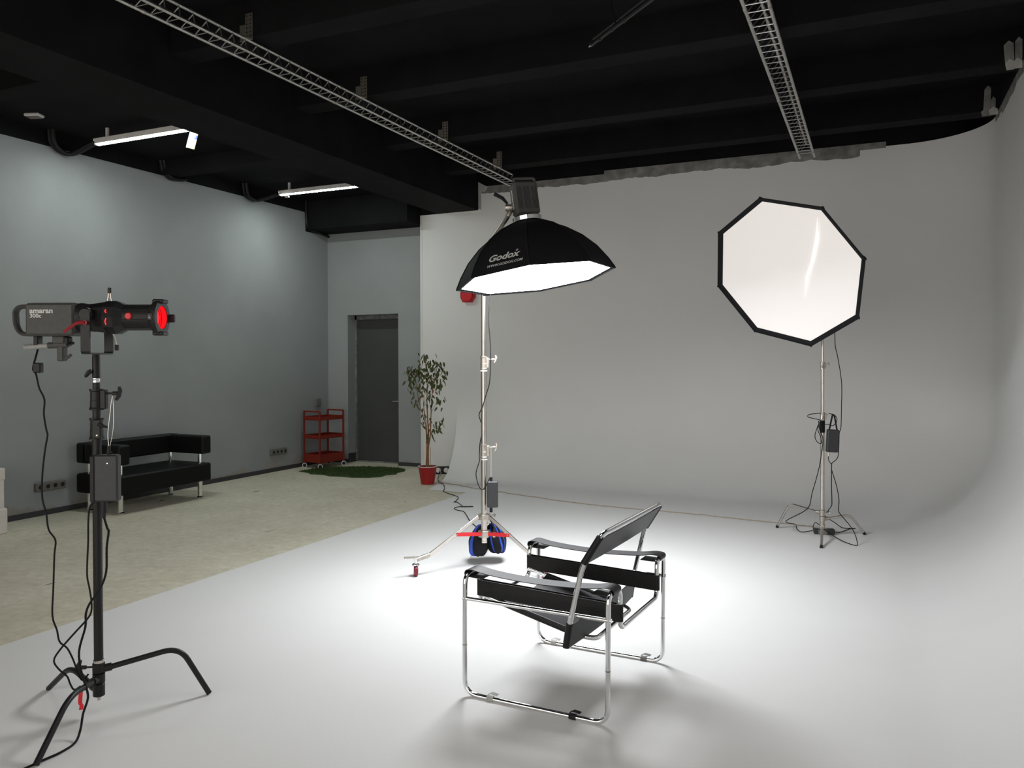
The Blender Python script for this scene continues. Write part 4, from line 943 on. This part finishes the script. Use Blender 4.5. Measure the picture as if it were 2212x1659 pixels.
obj('handle', MB().strap(smooth([(-.03, .07, .285), (-.005, .06, .345), (.02, .06, .362), (.045, .06, .345), (.068, .08, .285)], 4), (0, 1, 0), .07, .004), M_CLOTH, t)
obj('care_label', MB().box(.066, .084, -.012, -.010, .225, .262), M_WHITEPL, t)
# cables of the roller stand
cable('lamp_cable', [(.16, .02, 2.62), (.13, .02, 2.50), (.10, -.01, 2.30), (.06, -.03, 2.1), (.042, -.05, 1.95), (.041, -.06, 1.848), (.049, -.06, 1.754), (.055, -.06, 1.606), (.052, -.06, 1.501), (.044, -.06, 1.396), (.021, -.05, 1.322), (-.011, -.045, 1.217), (-.036, -.03, 1.164), (-.026, .01, 1.112), (-.005, .035, 1.05), (-.03, .03, .95), (-.036, .0, .85), (-.034, -.03, .811), (-.052, -.03, .753), (-.060, -.03, .700), (-.036, -.045, .616), (0, -.052, .60), (.045, -.052, .685)], .0036,
      'thin black cable winding down the steel roller stand from the lamp head', loc=CS, rz=YAW)
F_ = [(-5.46, 9.66, .055), (-5.35, 9.45, .02), (-5.24, 9.22, .006), (-5.174, 9.131, .006), (-5.07, 8.96, .006), (-4.964, 8.878, .008), (-4.79, 8.60, .008), (-4.672, 8.376, .006), (-4.458, 8.212, .006), (-4.325, 8.085, .008), (-4.236, 7.859, .008), (-4.222, 7.79, .008), (-4.182, 7.798, .008), (-4.005, 7.601, .008), (-3.97, 7.625, .008), (-4.051, 7.554, .008), (-4.04, 7.46, .008), (-3.958, 7.389, .008), (-3.855, 7.333, .008), (-3.619, 6.990, .008), (-3.494, 6.826, .008), (-3.372, 6.673, .008), (-3.1, 6.2, .008), (-2.95, 5.75, .03), (-2.82, 5.56, .14), (-2.76, 5.50, .245)]
fc = cable('floor_cable', F_, .0042, 'wriggly black cable running over the floor from the red pot to the roller stand')
obj('velcro_tab', MB().box(-4.02, -3.90, 7.60, 7.622, .006, .013, .002, rot=Matrix.Rotation(.5, 3, 'Z')), M_BLKPL, fc)

# ------------------------------------------------------------------ C-stand of the dim softbox
RS = (-.415, 7.60, 0)
t = thing('light_stand', 'steel C-stand with bent tube legs below the dim white softbox', 'light stand', RS, YAW)
obj('column', MB().lathe([(.0175, .235), (.0175, 1.04)], n=18), M_STEEL, t)
obj('riser', MB().lathe([(.0148, 1.09), (.0148, 1.50)], n=18), M_STEEL, t); obj('riser', MB().lathe([(.0125, 1.55), (.0125, 2.36)], n=18), M_STEEL, t)
for z0, z1, r in ((1.035, 1.105, .020), (1.490, 1.553, .018)):
    c_ = obj('collar', collar(MB(), z0, z1, r).box(r*.7, r*1.7, -.011, .011, z0+.01, z1-.01, .003), M_CAST, t)
    obj('knob', tee_knob(MB(), (r*1.5, 0, z1-.02), (1, -.3, 0), (0, .4, 1), .55), M_CAST, c_)
obj('sleeve', MB().lathe([(.019, .925), (.0215, .926), (.0215, 1.033), (.019, 1.034)], n=18), M_CLOTH, t, label='black velcro sleeve')
hb = MB().lathe([(.019, .185), (.025, .188), (.025, .238), (.02, .242)], n=16).lathe([(.019, .138), (.024, .14), (.024, .182), (.02, .184)], n=16).lathe([(.017, .072), (.023, .075), (.023, .118), (.02, .122)], n=16).cyl((0, 0, .115), (0, 0, .14), .018)
obj('hub', hb, M_CAST, t); obj('knob', tee_knob(MB(), (.022, 0, .215), (1, -.2, .05), (0, .5, 1), .7), M_CHROME, t)
for ang, z0, rb, rf, rise in ((127, .212, .33, .463, .035), (-112, .095, .16, .474, .01), (9, .16, .27, .41, .025)):
    lg = obj('leg', MB().tube(fillet(cleg(R(ang), z0, rb, rf, rise), .06, 7), .0122, 12), M_STEEL, t)
    d = Vector((math.cos(R(ang)), math.sin(R(ang)), 0)); pe = d*rf+Vector((0, 0, .010)); pd = (d*rb+Vector((0, 0, z0+rise))-pe).normalized()
    obj('leg_tip', MB().cyl(pe+pd*(-.004), pe+pd*.022, .0135, n=12), M_BLKPL, lg, label='black end cap')
    obj('leg_socket', MB().cyl(d*.018+Vector((0, 0, z0)), d*.055+Vector((0, 0, z0+.003)), .0165, n=14), M_CAST, lg)
hp2 = (Matrix.Rotation(-YAW, 4, 'Z') @ Matrix.Translation((-RS[0], -RS[1], 0))) @ (sm @ Vector((0, 0, -.52)))
obj('swivel', MB().tube(smooth([(0, 0, 2.35), (0, 0, 2.42), (hp2.x, hp2.y+.02, hp2.z-.08), (hp2.x, hp2.y, hp2.z-.05)], 4), .015, 10).lathe([(.022, 0), (.022, .05)], (-.025, 0, 2.39), (1, 0, 0), 14), M_CAST, t)
t = thing('power_adapter', 'black power adapter strapped to the steel C-stand below the dim softbox', 'power adapter', (RS[0], RS[1], 0), YAW)
obj('body', MB().box(.028, .128, -.05, -.005, .755, .955, .006, rot=Matrix.Rotation(.05, 3, 'Y')), M_BRICKPL, t)
obj('strap', MB().strap(smooth([(.05, -.028, .95), (.075, -.028, 1.07), (.085, -.028, 1.09), (.098, -.028, 1.06), (.118, -.028, .95)], 4), (0, 1, 0), .03, .003), M_CLOTH, t)
obj('plug', MB().cyl((.042, -.03, .72), (.042, -.03, .757), .010, n=10), M_STEEL, t)
G_ = 'cables round the steel C-stand'
cable('lamp_cable', [(.05, -.1, 2.40), (.09, -.06, 2.2), (.09, -.04, 1.9), (.098, -.03, 1.76), (.102, -.03, 1.683), (.124, -.03, 1.586), (.157, -.03, 1.369), (.156, -.03, 1.15), (.152, -.03, .969), (.138, -.03, .926), (.134, -.03, .817), (.124, -.03, .709), (.075, -.04, .665), (.059, -.05, .655), (.043, -.03, .687), (.042, -.03, .722)], .0036, 'thin black cable hanging straight down behind the dim softbox', loc=RS, rz=YAW)
cable('lamp_cable', [(-.027, -.03, 1.100), (-.13, -.04, 1.089), (-.143, -.04, 1.068), (-.108, -.04, 1.057), (-.032, -.035, 1.035), (-.054, -.04, .992), (-.081, -.04, .905), (-.064, -.04, .851), (-.021, -.03, .831), (-.028, -.03, .894), (-.054, -.04, .948), (-.043, -.035, .992), (0, -.035, 1.0), (.03, -.055, 1.002), (.07, -.06, .991), (.108, -.05, 1.034), (.097, -.04, 1.078), (.045, -.03, 1.098)], .0034, 'black cable coiled round the upper collar of the steel C-stand', loc=RS, rz=YAW)
def RL(x, y, z): return (RS[0]+x*rh[0]+y*wh[0], RS[1]+x*rh[1]+y*wh[1], z)
cable('power_cable', [RL(-.045, -.03, 1.03), RL(-.06, -.1, .95), RL(-.073, -.2, .878), RL(-.102, -.2, .656), RL(-.165, -.2, .424), RL(-.207, -.2, .286), RL(-.29, .1, .12), (-.677, 8.037, .008), (-.649, 7.836, .008), (-.614, 7.726, .008), (-.583, 7.701, .008), (-.541, 7.75, .010), (-.500, 7.74, .02), (-.475, 7.70, .026)], .0038, 'black cable from the coil sweeping left to the adapter on the floor')
cable('power_cable', [RL(.062, -.05, .66), RL(.058, -.06, .604), RL(.050, -.08, .453), RL(.045, -.1, .345), RL(.058, -.06, .286), RL(.075, .06, .222), RL(.1, .2, .15), (-.33, 8.0, .06), (-.26, 8.03, .010), (-.154, 8.059, .008), (-.194, 8.03, .008), (-.234, 7.938, .008), (-.273, 7.828, .008), (-.316, 7.794, .012), (-.335, 7.76, .026)], .0038, 'black cable dropping from the adapter to the right end of the floor adapter')
cable('power_cable', [RL(.058, -.06, .604), RL(.101, -.06, .464), RL(.123, -.06, .345), RL(.12, -.06, .27), RL(.13, -.05, .225), RL(.135, -.14, .19), RL(.152, -.22, .145), RL(.168, -.28, .09), RL(.172, -.32, .03), RL(.155, -.36, .008), RL(.12, -.33, .008), RL(.074, -.20, .02), RL(.02, -.05, .06), RL(-.012, .05, .10), RL(-.03, .08, .11), RL(-.05, .08, .08), RL(-.055, .06, .05)], .0036, 'black cable looping wide to the right of the steel C-stand on the floor')
t = thing('floor_adapter', 'black and grey adapter block lying between the feet of the steel C-stand', 'power adapter', (-.405, 7.715, 0), R(14))
obj('body', MB().box(-.088, .088, -.032, .032, .002, .052, .006), M_BRICKPL, t)
obj('label_plate', MB().box(-.055, .022, -.0335, -.030, .006, .046, .001).box(-.055, .022, -.03, .02, .0505, .0530, .001), M_SOCKET, t, label='pale grey sticker')
# beige cord along the foot of the cove
cr = [(-5.40, 9.60, .09), (-5.27, 9.35, .05), (-5.13, 9.06, .012), (-4.9, 8.93, .009), (-4.6, 8.80, .009), (-4.26, 8.66, .009), (-3.919, 8.575, .009), (-3.239, 8.352, .009), (-2.661, 8.233, .009), (-2.094, 8.191, .009), (-1.657, 8.163, .009), (-1.012, 8.064, .009), (-.753, 8.033, .009), (-.56, 7.99, .009), (-.45, 7.87, .012), (-.40, 7.76, .03)]
pp = smooth(cr, 7); random.seed(3)
pp = [p+Vector((random.uniform(-.006, .006), random.uniform(-.014, .014), 0)) for p in pp]
o = obj('extension_cord', MB().tube(smooth(pp, 3), .0048, 6), M_ROPE)
tag(o, 'wavy beige cord lying along the foot of the white back wall', 'cord')
